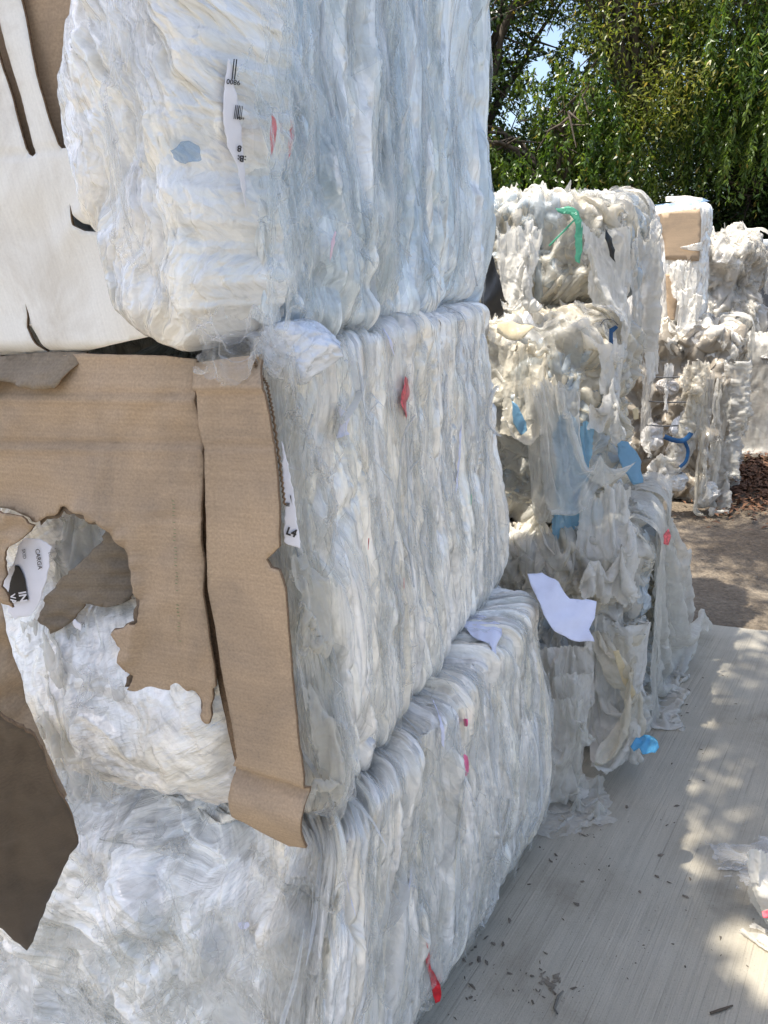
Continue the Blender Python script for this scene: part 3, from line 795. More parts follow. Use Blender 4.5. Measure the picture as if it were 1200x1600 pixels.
M['film_over_blue'] = sheet_mat('film_over_blue', (.84, .83, .79), opac=.36, trans=.4, rough=.10, bump=.8, scale=38)
M['rag_bluish'] = sheet_mat('film_rag_bluish', (.66, .72, .76), opac=.55, trans=.3, rough=.15, bump=.5, scale=45, edge=.35)
BX2 = []
def cquad(name, par, mat, cor, seed, excess=(1.25, 1.12), n=(44, 44), pins=('TL', 'TR', 'BR', 'BL'), steps=80, grav=5.0, bulge=.0, boxes=None, ragged=.07, extra=(), pad=.015, nail=5, **props):
    """loose film hung between fixed corners (picture position and distance), slack enough to crumple"""
    nx, ny = n; r = np.random.default_rng(seed)
    c3 = [aty(np.array(float(a)), np.array(float(b)), c) for a, b, c in cor]      # TL TR BR BL
    u = np.linspace(0, 1, nx)[None, :, None]; v = np.linspace(0, 1, ny)[:, None, None]
    P = c3[0] * (1 - u) * (1 - v) + c3[1] * u * (1 - v) + c3[2] * u * v + c3[3] * (1 - u) * v
    nn = np.cross(c3[1] - c3[0], c3[3] - c3[0]); nn /= np.linalg.norm(nn)
    if nn @ (CP - c3[0]) < 0: nn = -nn
    w = .5 * (np.linalg.norm(c3[1] - c3[0]) + np.linalg.norm(c3[2] - c3[3])); h = .5 * (np.linalg.norm(c3[3] - c3[0]) + np.linalg.norm(c3[2] - c3[1]))
    uu, vv = u[..., 0] + 0 * v[..., 0], v[..., 0] + 0 * u[..., 0]
    P = P + nn * (bulge * np.sin(uu * math.pi) * np.sin(vv * math.pi) + .05 * min(w, h) * 2 * fbm(uu * 4 + seed, vv * 4, seed, 3))[..., None]
    side = (c3[1] - c3[0]) / np.linalg.norm(c3[1] - c3[0])
    P = P + side * (.02 * fbm(uu * 5 + seed, vv * 5 + 9, seed + 1, 2))[..., None]
    pm = np.zeros((ny, nx)); ix = {'TL': (0, 0), 'TR': (0, nx - 1), 'BR': (ny - 1, nx - 1), 'BL': (ny - 1, 0)}
    for p in pins: pm[ix[p]] = 1
    if 'TL' in pins and 'TR' in pins:
        for k in range(1, 5): pm[0, int((nx - 1) * (k / 5 + r.uniform(-.06, .06)))] = 1
    for _ in range(nail): pm[int(r.uniform(.1, .9) * (ny - 1)), int(r.uniform(.1, .9) * (nx - 1))] = 1
    for a, b in extra: pm[int(b * (ny - 1)), int(a * (nx - 1))] = 1
    P = cloth(nx, ny, P, (w / (nx - 1) * excess[0], h / (ny - 1) * excess[1]), steps=steps, iters=5, boxes=(BX2 if boxes is None else boxes), bend=.10, pad=pad, pins=pm, grav=grav)
    return cloth_part(name, P, M[mat], par, ragged=ragged, seed=seed, **props)


def ysurf(surf, px, py, lift=.02):
    """distance straight ahead of a bale's skin behind a picture position, brought forward by lift"""
    return float(surf.onto(np.array([px], float), np.array([py], float), lift)[0][1])

def skin(surf, pts, lift=.025):
    return [(a, b, ysurf(surf, a, b, lift)) for a, b in pts]
# ================================================================== STACK 1 (the near stack)
def V3(x, y, z): return np.array([x, y, z], float)
G_BALE = 'film bales stacked along the yard'

def unit(v): return np.asarray(v, float) / np.linalg.norm(v)
def left_of(a, b):
    d = unit((b - a) * np.array([1, 1, 0])); return np.array([-d[1], d[0], 0])

def ring(nr, fr, depth, z):
    """near-left, near-right, far-right, far-left"""
    nr = np.array([nr[0], nr[1], z]); fr = np.array([fr[0], fr[1], z]); L_ = left_of(nr, fr)
    return [nr + L_ * depth, nr, fr, fr + L_ * depth]

Z1, Z2, Z3 = .78, 1.545, 2.36
# ---- middle bale
mt_n, mt_f = aty(412, 552, 1.05), aty(766, 490, 2.22)
mb_n, mb_f = aty(470, 1330, 1.03), aty(786, 880, 2.17)
mid = Bale(ring(mb_n, mb_f, 1.1, Z1 - .01), ring(mt_n, mt_f, 1.1, Z2 + .01), (.35, 2.5), res=.0030, rc=.05, rt=.022, rb=.05, seed=3)
S, T = mid.S, mid.T; E0 = mid.edge[0]
onR = sstep(E0 - .02, E0 + .10, S)
d1, c1, c2, c3 = pleat(S, T, 11, .62, big=.013, mid=.011, fin=.005, lo=.014, tl=1.5)
d2, k1, k2 = crumple(S, T, 21, .55, .8)
far = sstep(E0 + .18, E0 + .42, S)
# near part of the right side is looser and lumpier than the rest
d3, e1, e2, e3 = pleat(S, T, 31, 1.5, big=.035, mid=.013, fin=.003, lo=.03)
D = d1 * far * onR + (d3 * .8) * (1 - far) * onR + d2 * (1 - onR)
D -= D[(S > E0) & (S < E0 + 1.1)].mean()
D += .018 * sstep(.5, .2, T) * onR
inn = (1 - onR) * sstep(E0 - .05, E0 - .22, S)
D = D * (1 - .55 * (1 - onR)) - .03 * (1 - onR) - .035 * inn * sstep(.25, .42, T) + .105 * inn * sstep(.40, .16, T) * sstep(0, .12, T)
mid.displace(D)
tm = .55 * tints(c1, WHITES) + .45 * tints(c2, WHITES)
tm = tm * onR[..., None] + (.5 * tints(k1, WHITES) + .5 * tints(k2, CREAMS)) * (1 - onR)[..., None]
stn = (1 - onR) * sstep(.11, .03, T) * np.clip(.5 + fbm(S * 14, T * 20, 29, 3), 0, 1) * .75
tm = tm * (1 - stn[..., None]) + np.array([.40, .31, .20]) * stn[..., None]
midT = thing('film_bale', 'middle film bale of the near stack, faced with a torn brown cardboard sheet', 'bale', V3(-.2, 1.6, Z1), G_BALE)
flow = np.stack([S + .004 * fbm(S * 8, T * 3, 5, 2), T], -1)
sw = 1 - onR
fl_s = S * .8 + T * .6 * sw; fl_t = T - .35 * S * sw
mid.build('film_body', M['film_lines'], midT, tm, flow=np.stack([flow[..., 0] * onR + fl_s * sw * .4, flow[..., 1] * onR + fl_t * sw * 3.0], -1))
veils(mid, 'loose_film', 60, (E0 + .02, E0 + 1.15), (.05, .72), midT, M['veil'], 5)
ribbons(mid, 'film_strand', 50, (E0 + .02, E0 + 1.15), (.03, .74), midT, M['ribbon'], 5, width=(.003, .012), length=(.08, .3), lift=.012)

# ---- bottom bale
bq2, bq1 = atz(826, 1292, 0), atz(688, 1535, 0)
bd = unit(bq2 - bq1)
bt_f = atz(846, 925, Z1)
bt_n = aty(527, 1275, 1.03)
bot = Bale(ring(bq2 - bd * 1.26, bq2, 1.5, 0.0), ring(bt_n, bt_f, 1.5, Z1 - .01), (.55, 2.85), res=.0030, rc=.07, rt=.035, rb=.05, seed=4)
S, T = bot.S, bot.T; E0 = bot.edge[0]; E1 = bot.edge[1]
onR = sstep(E0 - .10, E0 + .02, S)
d1, c1, c2, c3 = pleat(S, T, 41, .80, big=.020, mid=.012, fin=.0045, lo=.026, tl=1.35)
# the near face: big swept folds
ang = .75
sr = S * math.cos(ang) + T * math.sin(ang); tr = -S * math.sin(ang) + T * math.cos(ang)
wx = .12 * fbm(S * 2.2, T * 2.2, 61, 3)
p1, k1 = pillow((sr + wx) / .16, (tr - wx) / .42, 62, 2.2); p2, k2 = pillow((sr + wx * 1.3) / .05, (tr - wx) / .22, 63, 2.4)
d2 = .07 * fbm(S * 2.3, T * 2.6, 64, 3) + .028 * p1 + .011 * p2 + .006 * ridged(sr * 13 + wx * 20, tr * 5, 65, 4) + .026 * facets((sr + wx) / .11, (tr - wx) / .26, 66, .14) + .012 * facets((sr + wx) / .045, (tr - wx) / .10, 67, .15) + .005 * facets((sr + wx) / .02, (tr - wx) / .04, 68, .2)
topw = sstep(bot.H - .02, bot.H + .08, T)
D = d1 * onR + d2 * (1 - onR)
D -= D[(S > E0) & (S < E0 + 1) & (T < .7)].mean()
D -= .075 * (1 - onR) * sstep(.60, .77, T)
# two tiers of lumps: the bale bellies out low down and near its far end
D += .03 * sstep(.75, .35, T) * sstep(0, .15, T) * onR
D += -.055 * np.exp(-((S - E0 - .40) / .05) ** 2) * sstep(.45, .78, T) * onR
D += .03 * np.exp(-((S - E0 - .62) / .16) ** 2 - ((T - .25) / .2) ** 2)
bot.displace(D)
tb = (.5 * tints(c1, WHITES) + .5 * tints(c2, CREAMS))
tb = tb * onR[..., None] + (.6 * tints(k1, WHITES) + .4 * tints(k2, WHITES)) * (1 - onR)[..., None]
botT = thing('film_bale', 'bottom bale of the near stack, swept white front, pink and red scraps on its side', 'bale', V3(-.2, 1.5, 0), G_BALE)
sw = (1 - onR)
bot.build('film_body', M['film_lines'], botT, tb, flow=np.stack([S * onR + (sr + wx) * sw * .4, T * onR + (tr - wx) * sw * 3.2], -1))
veils(bot, 'loose_film', 70, (E0 - .05, E0 + E1), (.03, .85), botT, M['veil'], 6)
ribbons(bot, 'film_strand', 60, (E0 - .05, E0 + E1), (.02, .85), botT, M['ribbon'], 6, width=(.003, .012), length=(.08, .3), lift=.014)
veils(bot, 'swept_film', 45, (.7, E0 - .02), (.02, .78), botT, M['veil'], 7, tilt=.9, width=(.05, .2), length=(.15, .5), wr=.005)

# ---- top bale
tb_n, tb_f = aty(405, 545, 1.07), aty(752, 488, 2.28)
BL_F = (1.05, 1.09, 1.12)
t_ring = ring(tb_n + np.array([-.02, 0, 0]), tb_f, 1.1, Z3)
for k_, z_ in enumerate((2.08, 2.08, 2.43, 2.43)): t_ring[k_][2] = z_
top = Bale(ring(tb_n, tb_f, 1.1, Z2), t_ring, (E0 * .8, 2.5), res=.0030, rc=.05, rt=.06, rb=.045, seed=5)
S, T = top.S, top.T; E0t = top.edge[0]
d1, c1, c2, c3 = pleat(S, T, 71, 1.05, big=.026, mid=.016, fin=.005, lo=.022, tl=1.5)
D = d1 - d1[(S > E0t) & (S < E0t + 1.1)].mean()
hem = sstep(.22, .04, T)
q1, _ = pillow(S / .13 + .2 * perlin(S * 5, T * 5, 3), T / .3, 77, 2.0)
D += hem * (.04 * q1 - .02)
Dz = np.zeros(S.shape + (3,)); Dz[..., 2] = sstep(.20, .0, T) * (.02 * fbm(S * 9, T * 0 + 2.2, 78, 3) + .02 * (1 - q1))
D -= .03 * sstep(E0t + .02, E0t - .10, S)
top.displace(D, Dz)
BLUES = [(.68, .73, .77), (.73, .76, .78), (.61, .68, .73), (.76, .77, .77), (.70, .75, .80), (.76, .75, .72), (.62, .66, .66), (.62, .69, .77), (.80, .80, .80)]
BLUES = [tuple(np.array(b) * BL_F) for b in BLUES]
tt_ = .55 * tints(c1, BLUES) + .45 * tints(c2, BLUES)
topT = thing('film_bale', 'bluish film bale topping the near stack, white cardboard and film bundle on its front', 'bale', V3(-.2, 1.6, Z2), G_BALE)
top.build('film_body', M['film_lines'], topT, tt_)
veils(top, 'loose_film', 60, (E0t, E0t + 1.25), (.05, .75), topT, M['veil_blue'], 8, width=(.04, .2), length=(.2, .7))
ribbons(top, 'film_strand', 40, (E0t, E0t + 1.25), (.03, .75), topT, M['ribbon'], 8, width=(.003, .014), length=(.1, .4), lift=.013)

# ---- boards on the near faces
Lm = left_of(mt_n, mt_f); nF = unit(np.array([-unit((mt_f - mt_n) * np.array([1, 1, 0]))[0], -unit((mt_f - mt_n) * np.array([1, 1, 0]))[1], 0]))
pF_t = mt_n; pF_b = mb_n
nMid = unit(np.cross(Lm, pF_t - pF_b)); nMid = nMid if nMid[1] < 0 else -nMid
CB = [M['card'], M['card_edge']]
A = [(-60, 578), (8, 572), (60, 560), (120, 553), (250, 556), (300, 562), (319, 680), (325, 917), (343, 1068), (338, 1071), (333, 1125), (321, 1121), (319, 1092), (308, 1079), (258, 1077), (254, 1085), (229, 1083), (208, 1071), (217, 1050), (196, 1027), (200, 1006), (183, 985), (208, 971), (231, 962), (233, 937), (219, 912), (215, 887), (219, 873), (208, 858), (188, 833), (167, 808), (154, 806), (150, 798), (100, 790), (96, 800), (60, 815), (42, 806), (8, 795), (-60, 790)]
roughA = [.3, .3, .3, .3, .3, .2, .15, .15, 2, 2, 2, 2, 2, 2, 2, 2, 2, 2, 2, 2, 2, 2, 2, 2, 2, 2, 2, 2, 2, 2, 2, 2, 2, 2, 2, 2, 1, 1, 1]
def defA(P, uv):
    x, y = P[:, 0], P[:, 1]
    d = .012 * np.sin(x / 150) + .009 * fbm(x / 120, y / 150, 3, 3) + .003 * facets(x / 170 + .3 * y / 170, y / 210, 6, .12) - .003 * np.exp(-((y - 760 - .18 * x + 12 * np.sin(x / 40)) / 3) ** 2) * sstep(120, 180, x)
    d = d - .0045 * np.exp(-((y - 612 - .01 * x) / 3.5) ** 2) + .004 * np.exp(-((y - 622 - .01 * x) / 6) ** 2)
    d = d - .005 * np.exp(-((y - 692 - .012 * x) / 3.0) ** 2) + .004 * np.exp(-((y - 699 - .012 * x) / 5) ** 2)
    d = d - .02 * sstep(620, 555, y)
    # curled, ripped lip of the hole
    hx, hy = 150, 940
    r = np.hypot((x - hx) / 75., (y - hy) / 135.)
    d = d + .010 * np.exp(-((r - 1.02) / .14) ** 2) * (1 + .8 * perlin(x / 18., y / 18., 5))
    return d
bdA = board('cardboard_sheet', A, [], pF_t, nMid, midT, CB, thick=.005, deform=defA, step=7., ragged=1.6, rough=roughA, seed=11, off=.022, axis=Lm)
Bp = [(292, 569), (340, 562), (390, 556), (396, 575), (412, 600), (421, 646), (433, 733), (440, 792), (441, 852), (421, 871), (428, 884), (441, 888), (450, 917), (458, 1042), (470, 1160), (477, 1212), (472, 1334), (442, 1336), (400, 1300), (365, 1272), (361, 1205), (374, 1180), (364, 1125), (353, 1060), (333, 917), (326, 700), (316, 664), (312, 610)]
def defB(P, uv):
    x, y = P[:, 0], P[:, 1]
    d = .008 * np.sin((y - 560) / 800 * 3.1) + .003 * fbm(x / 100, y / 130, 8, 2) + .002 * facets(x / 90 + y / 400, y / 190, 9, .12)
    d = d - .030 * sstep(602, 558, y) + .006 * np.exp(-((y - 604) / 5) ** 2)
    d = d + .006 * np.exp(-((y - 1195 - .33 * (x - 365)) / 6) ** 2) - .007 * np.exp(-((y - 1208 - .33 * (x - 365)) / 7) ** 2) + .006 * np.exp(-((y - 1222 - .33 * (x - 365)) / 6) ** 2)
    tt = y - 1208 - .33 * (x - 365)
    d = d - .016 * sstep(-24, -4, tt) + .022 * sstep(6, 34, tt) - .03 * sstep(40, 125, tt)
    d = d - .003 * np.exp(-((y - 697) / 3) ** 2) - .003 * np.exp(-(((x - 372) - (y - 720) * .19) / 4) ** 2) * sstep(700, 740, y) * sstep(870, 820, y)
    d = d + .006 * sstep(345, 325, x)
    return d
ply = [(x_ + (150 - x_) * .055, y_ + (950 - y_) * .04) if k_ >= 8 else (x_, y_) for k_, (x_, y_) in enumerate(A)]
board('torn_ply', ply[8:36] + [(60, 780), (150, 770), (240, 850), (262, 960), (250, 1040), (300, 1040), (336, 1040)], [], pF_t, nMid, midT, [M['ply'], M['card_edge']], thick=.002, deform=lambda P, uv: defA(P, uv) - .004, step=6., ragged=4.0, seed=12, off=.0185, axis=Lm)
board('cardboard_strip', Bp, [], pF_t, nMid, midT, CB, thick=.006, deform=defB, step=7., ragged=.5, seed=13, off=.040, axis=Lm, label='long brown cardboard strip with a folded top and bottom')
board('gap_shade_strip', [(300, 660), (345, 660), (352, 917), (395, 1200), (372, 1215), (345, 1090), (312, 917)], [], pF_t, nMid, midT, [M['card_edge'], M['card_edge']], thick=.004, step=12., ragged=.5, seed=14, off=.006, axis=Lm)  # dark strip standing in for shade in the gap between the two boards
# flute edge showing along the strip's right side
ed = np.array([(391, 556), (397, 576), (413, 601), (422, 647), (434, 734), (441, 793)], float)
edl = []
for i in range(len(ed) - 1):
    for k in range(14): edl.append(ed[i] + (ed[i + 1] - ed[i]) * k / 14)
edl = np.array(edl); e3 = atplane(edl[:, 0] + 1.0, edl[:, 1], pF_t + nMid * .024, nMid)
zig = np.where(np.arange(len(e3)) % 2 == 0, .0022, -.0022)[:, None]
v_, q_ = tube(e3 + nMid * zig + np.array([.003, 0, 0]), .0018, 6)
part('flute_edge', v_, M['card_edge'], midT, quads=q_)
inner = [(165, 812), (190, 832), (222, 872), (216, 893), (200, 905), (194, 930), (176, 952), (150, 958), (122, 948), (102, 976), (76, 992), (64, 966), (74, 930), (100, 900), (126, 870), (142, 852), (150, 828)]
def defI(P, uv):
    x, y = P[:, 0], P[:, 1]; u = (x + y * .55)
    return .007 * ridged(x / 140 + y / 60., y / 22. - x / 60., 4, 2) - .0004 * (x - 64) + .03 * sstep(200, 150, x) * 0
board('inner_cardboard', inner, [], pF_t, nMid, midT, [M['card_grey'], M['card_edge']], thick=.004, deform=defI, step=6., ragged=2., seed=15, off=.008, axis=Lm, label='grubby crumpled cardboard inside the torn hole')
left_rem = [(-60, 794), (8, 794), (48, 802), (62, 818), (45, 838), (26, 850), (20, 880), (24, 915), (32, 944), (22, 936), (8, 902), (-10, 886), (-60, 884)]
board('torn_flap', left_rem, [], pF_t, nMid, midT, CB, thick=.004, deform=lambda P, uv: .012 * fbm(P[:, 0] / 40, P[:, 1] / 40, 9, 3) + .018, step=6., ragged=2.5, seed=16, off=.024, axis=Lm)
greyflap = [(-50, 562), (0, 557), (60, 551), (122, 551), (113, 578), (103, 604), (66, 607), (30, 596), (12, 592), (0, 606), (-50, 612)]
board('grey_flap', greyflap, [], pF_t, nMid, midT, [M['card_grey'], M['card_edge']], thick=.004, deform=lambda P, uv: .008 * ridged(P[:, 0] / 50, P[:, 1] / 40, 19, 3) + .012 - .03 * sstep(590, 555, P[:, 1]), step=6., ragged=1.6, seed=17, off=.026, axis=Lm, label='grey cardboard flap folded down over the top edge')
# row of green stamp ticks down the board
tk = []
for k in range(40):
    y = 782 + k * 5.6; x = 271 + (y - 780) * .045 + .8 * math.sin(k)
    if k % 7 in (5,) or rng.random() < .2: continue
    p = atplane(np.array([x - 1.2, x + 2.4]), np.array([y, y + .6]), pF_t + nMid * (.0225 + float(defA(np.array([[x, y]]), None)[0])), nMid)
    tk.append(tube(p + nMid * .002, .0005, 4))
v_, q_ = joinm(tk); part('stamp_mark', v_, M['green_ink'], midT, quads=q_, kind='stuff')

# ---- white board on the top bale
pT = tb_n; nT = unit(np.cross(Lm, np.array([0, 0, 1.0]))); nT = nT if nT[1] < 0 else -nT
E_ = [(-60, -70), (22, -70), (30, 0), (60, 120), (78, 180), (97, 232), (125, 228), (262, 232), (300, 400), (296, 520), (240, 524), (131, 549), (67, 557), (0, 556), (-60, 557)]
slot = [(-26, -50), (-18, -50), (3, 40), (20, 110), (41, 180), (57, 234), (55, 245), (46, 241), (28, 188), (4, 108), (-12, 40)]
slit = [(112, 318), (120, 334), (136, 349), (160, 357), (158, 363), (135, 361), (120, 352)]
crack = [(40, 474), (46, 490), (51, 508), (63, 528), (72, 549), (66, 552), (54, 532), (44, 512), (43, 492)]
def defE(P, uv):
    x, y = P[:, 0], P[:, 1]
    return .007 * fbm(x / 160, y / 190, 23, 2)  - .004 * np.exp(-((y - 245 + x * .12) / 4) ** 2) + .012 * np.exp(-(((x - 125) * .7 + (y - 340) * .7) / 18) ** 2) * np.exp(-((x - 150) / 45) ** 2) - .02 * sstep(535, 560, y)
board('white_cardboard', E_, [slot, slit, crack], pT, nT, topT, [M['card_white'], M['card_edge']], thick=.005, deform=defE, step=8., ragged=.4, hole_rag=.35, seed=21, off=.034, axis=(-.25, -.1, 1))
br = [(-70, -80), (200, -80), (200, 260), (-70, 300)]
board('brown_cardboard', br, [], pT, nT, topT, CB, thick=.005, deform=lambda P, uv: -.012 * sstep(128, 118, P[:, 0] - (P[:, 1]) * .1) + .005 * np.sin(P[:, 0] / 30), step=10., ragged=.5, seed=22, off=.020, axis=Lm, label='brown cardboard behind the slots of the white sheet')

# ---- the bundle of clear film hanging over the near corner of the top bale
yy = np.array([-160, 0, 50, 130, 230, 300, 370, 430, 480, 520, 548]); lx = np.array([170, 150, 129, 114, 121, 148, 177, 200, 216, 246, 300]); rx = np.array([425, 432, 434, 436, 432, 428, 432, 436, 425, 400, 352])
nv, nu = 460, 260
v = np.linspace(-160, 548, nv)[:, None]; u = np.linspace(0, 1, nu)[None, :]
Lx = np.interp(v, yy, lx); Rx = np.interp(v, yy, rx) + 9 * fbm(v / 60., v * 0 + 3.3, 88, 3) - 42
X = Lx + (Rx - Lx) * (u + 0 * v) + 4 * np.sin(v / 23.) * (u - .5); Y = v + 0 * u
hgt = np.clip(1 - np.abs(2 * u - 1) ** 3.0, 0, 1) ** .5 * (1 - .45 * sstep(.72, 1.0, u)) * np.clip((548 - v) / 70, 0, 1) ** .45
a_ = (X - 300) / 300.; b_ = (Y - 300) / 300.
swp = a_ + .22 * b_ * b_ - .10 * b_ + .05 * fbm(a_ * 3, b_ * 2, 81, 3)
p1, kk1 = pillow(swp / .28, b_ / 1.3, 82, 2.2); p2, kk2 = pillow(swp / .10, b_ / .55 + 3, 83, 2.4); p3, kk3 = pillow(swp / .035, b_ / .3 + 7, 84, 2.4)
h = hgt * (.050 + .026 * p1 + .010 * p2 + .0035 * p3 + .016 * fbm(a_ * 3, b_ * 1.4, 85, 3) + .016 * facets(swp / .17, b_ / 1.0, 86, .12) + .007 * facets(swp / .06, b_ / .34, 87, .14) + .003 * facets(swp / .022, b_ / .09, 89, .2)) + .012
base = atplane(X, Y, pT + nT * .02, nT)
h = h - .11 * sstep(.60, 1.0, u) ** 1.4
Pb = base + nT * h[..., None]
bund = Surf().setP(Pb)
if len(bund.vis) < nu * nv * .3: bund.setP(Pb[:, ::-1]); X = X[:, ::-1]; Y = Y[:, ::-1]; swp = swp[:, ::-1]; kk1 = kk1[:, ::-1]; kk2 = kk2[:, ::-1]; b_ = b_[:, ::-1]
tn = .5 * tints(kk1, [(.80, .82, .84), (.72, .75, .78), (.84, .85, .86), (.78, .79, .79)]) + .5 * tints(kk2, WHITES)
part('film_bundle', bund.P, M['bundle'], topT, quads=gridq(nv, nu), uv=np.stack([swp * .3, b_ * .3], -1).reshape(-1, 2), tint=tn.reshape(-1, 3))

def film_lump(name, par, a, b, rad, seed, mat='crinkle', tint=(.76, .78, .80), **k):
    V, Q, uv = lump(a, b, rad, seed, **k)
    return part(name, V, M[mat], par, quads=Q, uv=uv, tint=np.tile(np.array(tint), (len(V), 1)))

for k_, cor in enumerate([[(392, -70, .985), (450, -70, 1.10), (446, 470, 1.10), (398, 420, .99)], [(418, -60, 1.03), (500, -60, 1.20), (470, 380, 1.16), (424, 330, 1.05)], [(372, 60, .985), (440, 90, 1.08), (440, 520, 1.08), (405, 500, 1.0)]]):
    cquad('loose_veil', topT, 'veil_blue', cor, 90 + k_, excess=(1.22, 1.0), n=(36, 70), steps=60, nail=6, boxes=(), bulge=.02, grav=1.0, ragged=.10)
for k_, (mt_, cor) in enumerate([('veil', [(428, 540, 1.04), (540, 505, 1.28), (520, 720, 1.22), (440, 700, 1.03)]), ('veil', [(440, 690, 1.03), (520, 680, 1.2), (505, 900, 1.16), (452, 880, 1.03)]), ('sheet', [(452, 860, 1.03), (492, 850, 1.13), (500, 1010, 1.10), (462, 1010, 1.02)]), ('veil', [(462, 990, 1.03), (530, 980, 1.17), (530, 1260, 1.10), (478, 1270, 1.02)]), ('sheet', [(470, 1060, 1.03), (512, 1050, 1.13), (515, 1240, 1.08), (482, 1240, 1.02)]), ('sheet_clear', [(300, 470, 1.0), (440, 470, 1.08), (446, 560, 1.07), (300, 560, 1.0)])]):
    cquad('loose_veil', midT if k_ < 5 else topT, mt_, cor, 190 + k_, excess=(1.35, 1.12), n=(40, 50), steps=60, nail=5, boxes=(), bulge=.035, grav=1.2, ragged=.10, relief=.006)
film_lump('film_lump', midT, aty(475, 498, 1.18), aty(455, 600, 1.13), .05, 8, tint=(.72, .76, .83), pl=.2)
film_lump('film_lump', botT, aty(735, 1190, 1.70), aty(752, 1450, 1.62), .055, 17, tint=(.79, .78, .76), pl=.06, cr=.3)
film_lump('film_lump', botT, aty(690, 1160, 1.58), aty(712, 1330, 1.50), .04, 18, tint=(.77, .77, .76), pl=.08, cr=.3)
film_lump('film_lump', botT, aty(775, 1250, 1.84), aty(790, 1370, 1.80), .035, 20, tint=(.77, .77, .76), pl=.1)

# sheets of film laid over the near faces
for k_, (surf_, par_, mt_, pts_, ex_, bg_) in enumerate([
    (bot, botT, 'sheet_clear', [(110, 1290), (300, 1270), (280, 1450), (70, 1480)], (1.10, 1.06), .02),
    (bot, botT, 'sheet_clear', [(310, 1420), (400, 1400), (420, 1590), (300, 1590)], (1.16, 1.08), .045),
    (bot, botT, 'veil', [(180, 1400), (330, 1400), (320, 1610), (130, 1620)], (1.12, 1.06), .02),
    (bot, botT, 'veil', [(400, 1340), (520, 1380), (520, 1600), (390, 1600)], (1.3, 1.04), .015),
    (bot, botT, 'sheet_clear', [(-60, 1470), (60, 1500), (50, 1640), (-60, 1640)], (1.2, 1.1), .03),
    (mid, midT, 'sheet_clear', [(60, 1010), (200, 1060), (200, 1230), (80, 1230)], (1.35, 1.2), .02),
    (mid, midT, 'sheet', [(30, 960), (120, 980), (130, 1180), (50, 1150)], (1.4, 1.2), .02),
    (mid, midT, 'sheet', [(90, 800), (160, 800), (150, 880), (80, 900)], (1.4, 1.3), .03)]):
    cquad('loose_film', par_, mt_, skin(surf_, pts_, .02), 140 + k_, excess=ex_, n=(46, 46), steps=60, nail=9, boxes=(), bulge=bg_, grav=1.2, ragged=.045, relief=.004)
cquad('loose_veil', topT, 'sheet_clear', skin(bund, [(150, -40), (230, -40), (240, 420), (170, 360)], .03)[:1] + skin(bund, [(230, -40), (240, 420), (175, 350)], .03), 160, excess=(1.3, 1.05), n=(40, 70), steps=60, nail=5, boxes=(), bulge=.03, grav=1.0, ragged=.08, relief=.006)

# ---- scraps, paper and lettering
def lettering(text, at, hpx, ang, plane, parent, mat, lift=.0012, bold=0.0, sx=1.0, name='lettering'):
    """letters as thin mesh on a plane; at = picture position of the text's start, ang in degrees clockwise"""
    cu = bpy.data.curves.new('txt', 'FONT'); cu.body = text; cu.size = 1.0; cu.offset = bold; cu.resolution_u = 3; cu.fill_mode = 'FRONT'
    to = bpy.data.objects.new('txt', cu); C.objects.link(to)
    dg = bpy.context.evaluated_depsgraph_get(); me = bpy.data.meshes.new_from_object(to.evaluated_get(dg))
    bpy.data.objects.remove(to)
    n = len(me.vertices); co = np.empty(n * 3); me.vertices.foreach_get('co', co); co = co.reshape(-1, 3)
    F = [list(p.vertices) for p in me.polygons]
    c, s = math.cos(math.radians(ang)), math.sin(math.radians(ang))
    k = hpx / .73
    X = at[0] + k * (co[:, 0] * sx * c + co[:, 1] * s); Y = at[1] + k * (co[:, 0] * sx * s - co[:, 1] * c)
    p0, nn = plane
    P = atplane(X, Y, np.asarray(p0) + nn * lift, nn)
    tr_ = np.array([[f[0], f[i], f[i + 1]] for f in F for i in range(1, len(f) - 1)])
    # fan triangles are right for the filled text faces (tris and quads)
    return part(name, P, M[mat], parent, tris=tr_, smooth=False)

def bars(at, w, h, ang, plane, parent, mat='ink', seed=1, lift=.0012):
    r = np.random.default_rng(seed); V = []; Q = []; x = 0
    c, s = math.cos(math.radians(ang)), math.sin(math.radians(ang))
    while x < w:
        b = r.choice([.7, 1.2, 1.9])
        q = np.array([(x, 0), (x + b, 0), (x + b, h), (x, h)])
        X = at[0] + q[:, 0] * c - q[:, 1] * s; Y = at[1] + q[:, 0] * s + q[:, 1] * c
        Q.append(np.arange(4) + len(V) * 4); V.append(atplane(X, Y, np.asarray(plane[0]) + plane[1] * lift, plane[1])); x += b + r.choice([.8, 1.3, 2])
    return part('barcode', np.concatenate(V), M[mat], parent, quads=np.array(Q), smooth=False)

def label_on(name, surf, poly, parent, lift=.008, mat='label', plane=None, seed=1, crump=.0007):
    pl = plane or surf.fitplane(poly, lift)
    ob = scrap(name, surf, poly, M[mat], parent, seed=seed, crump=crump, ragged=.5, base=lambda P2: atplane(P2[:, 0], P2[:, 1], pl[0], pl[1]))
    pl = (pl[0] + pl[1] * (crump * 2.0 + .0004), pl[1])
    return ob, pl

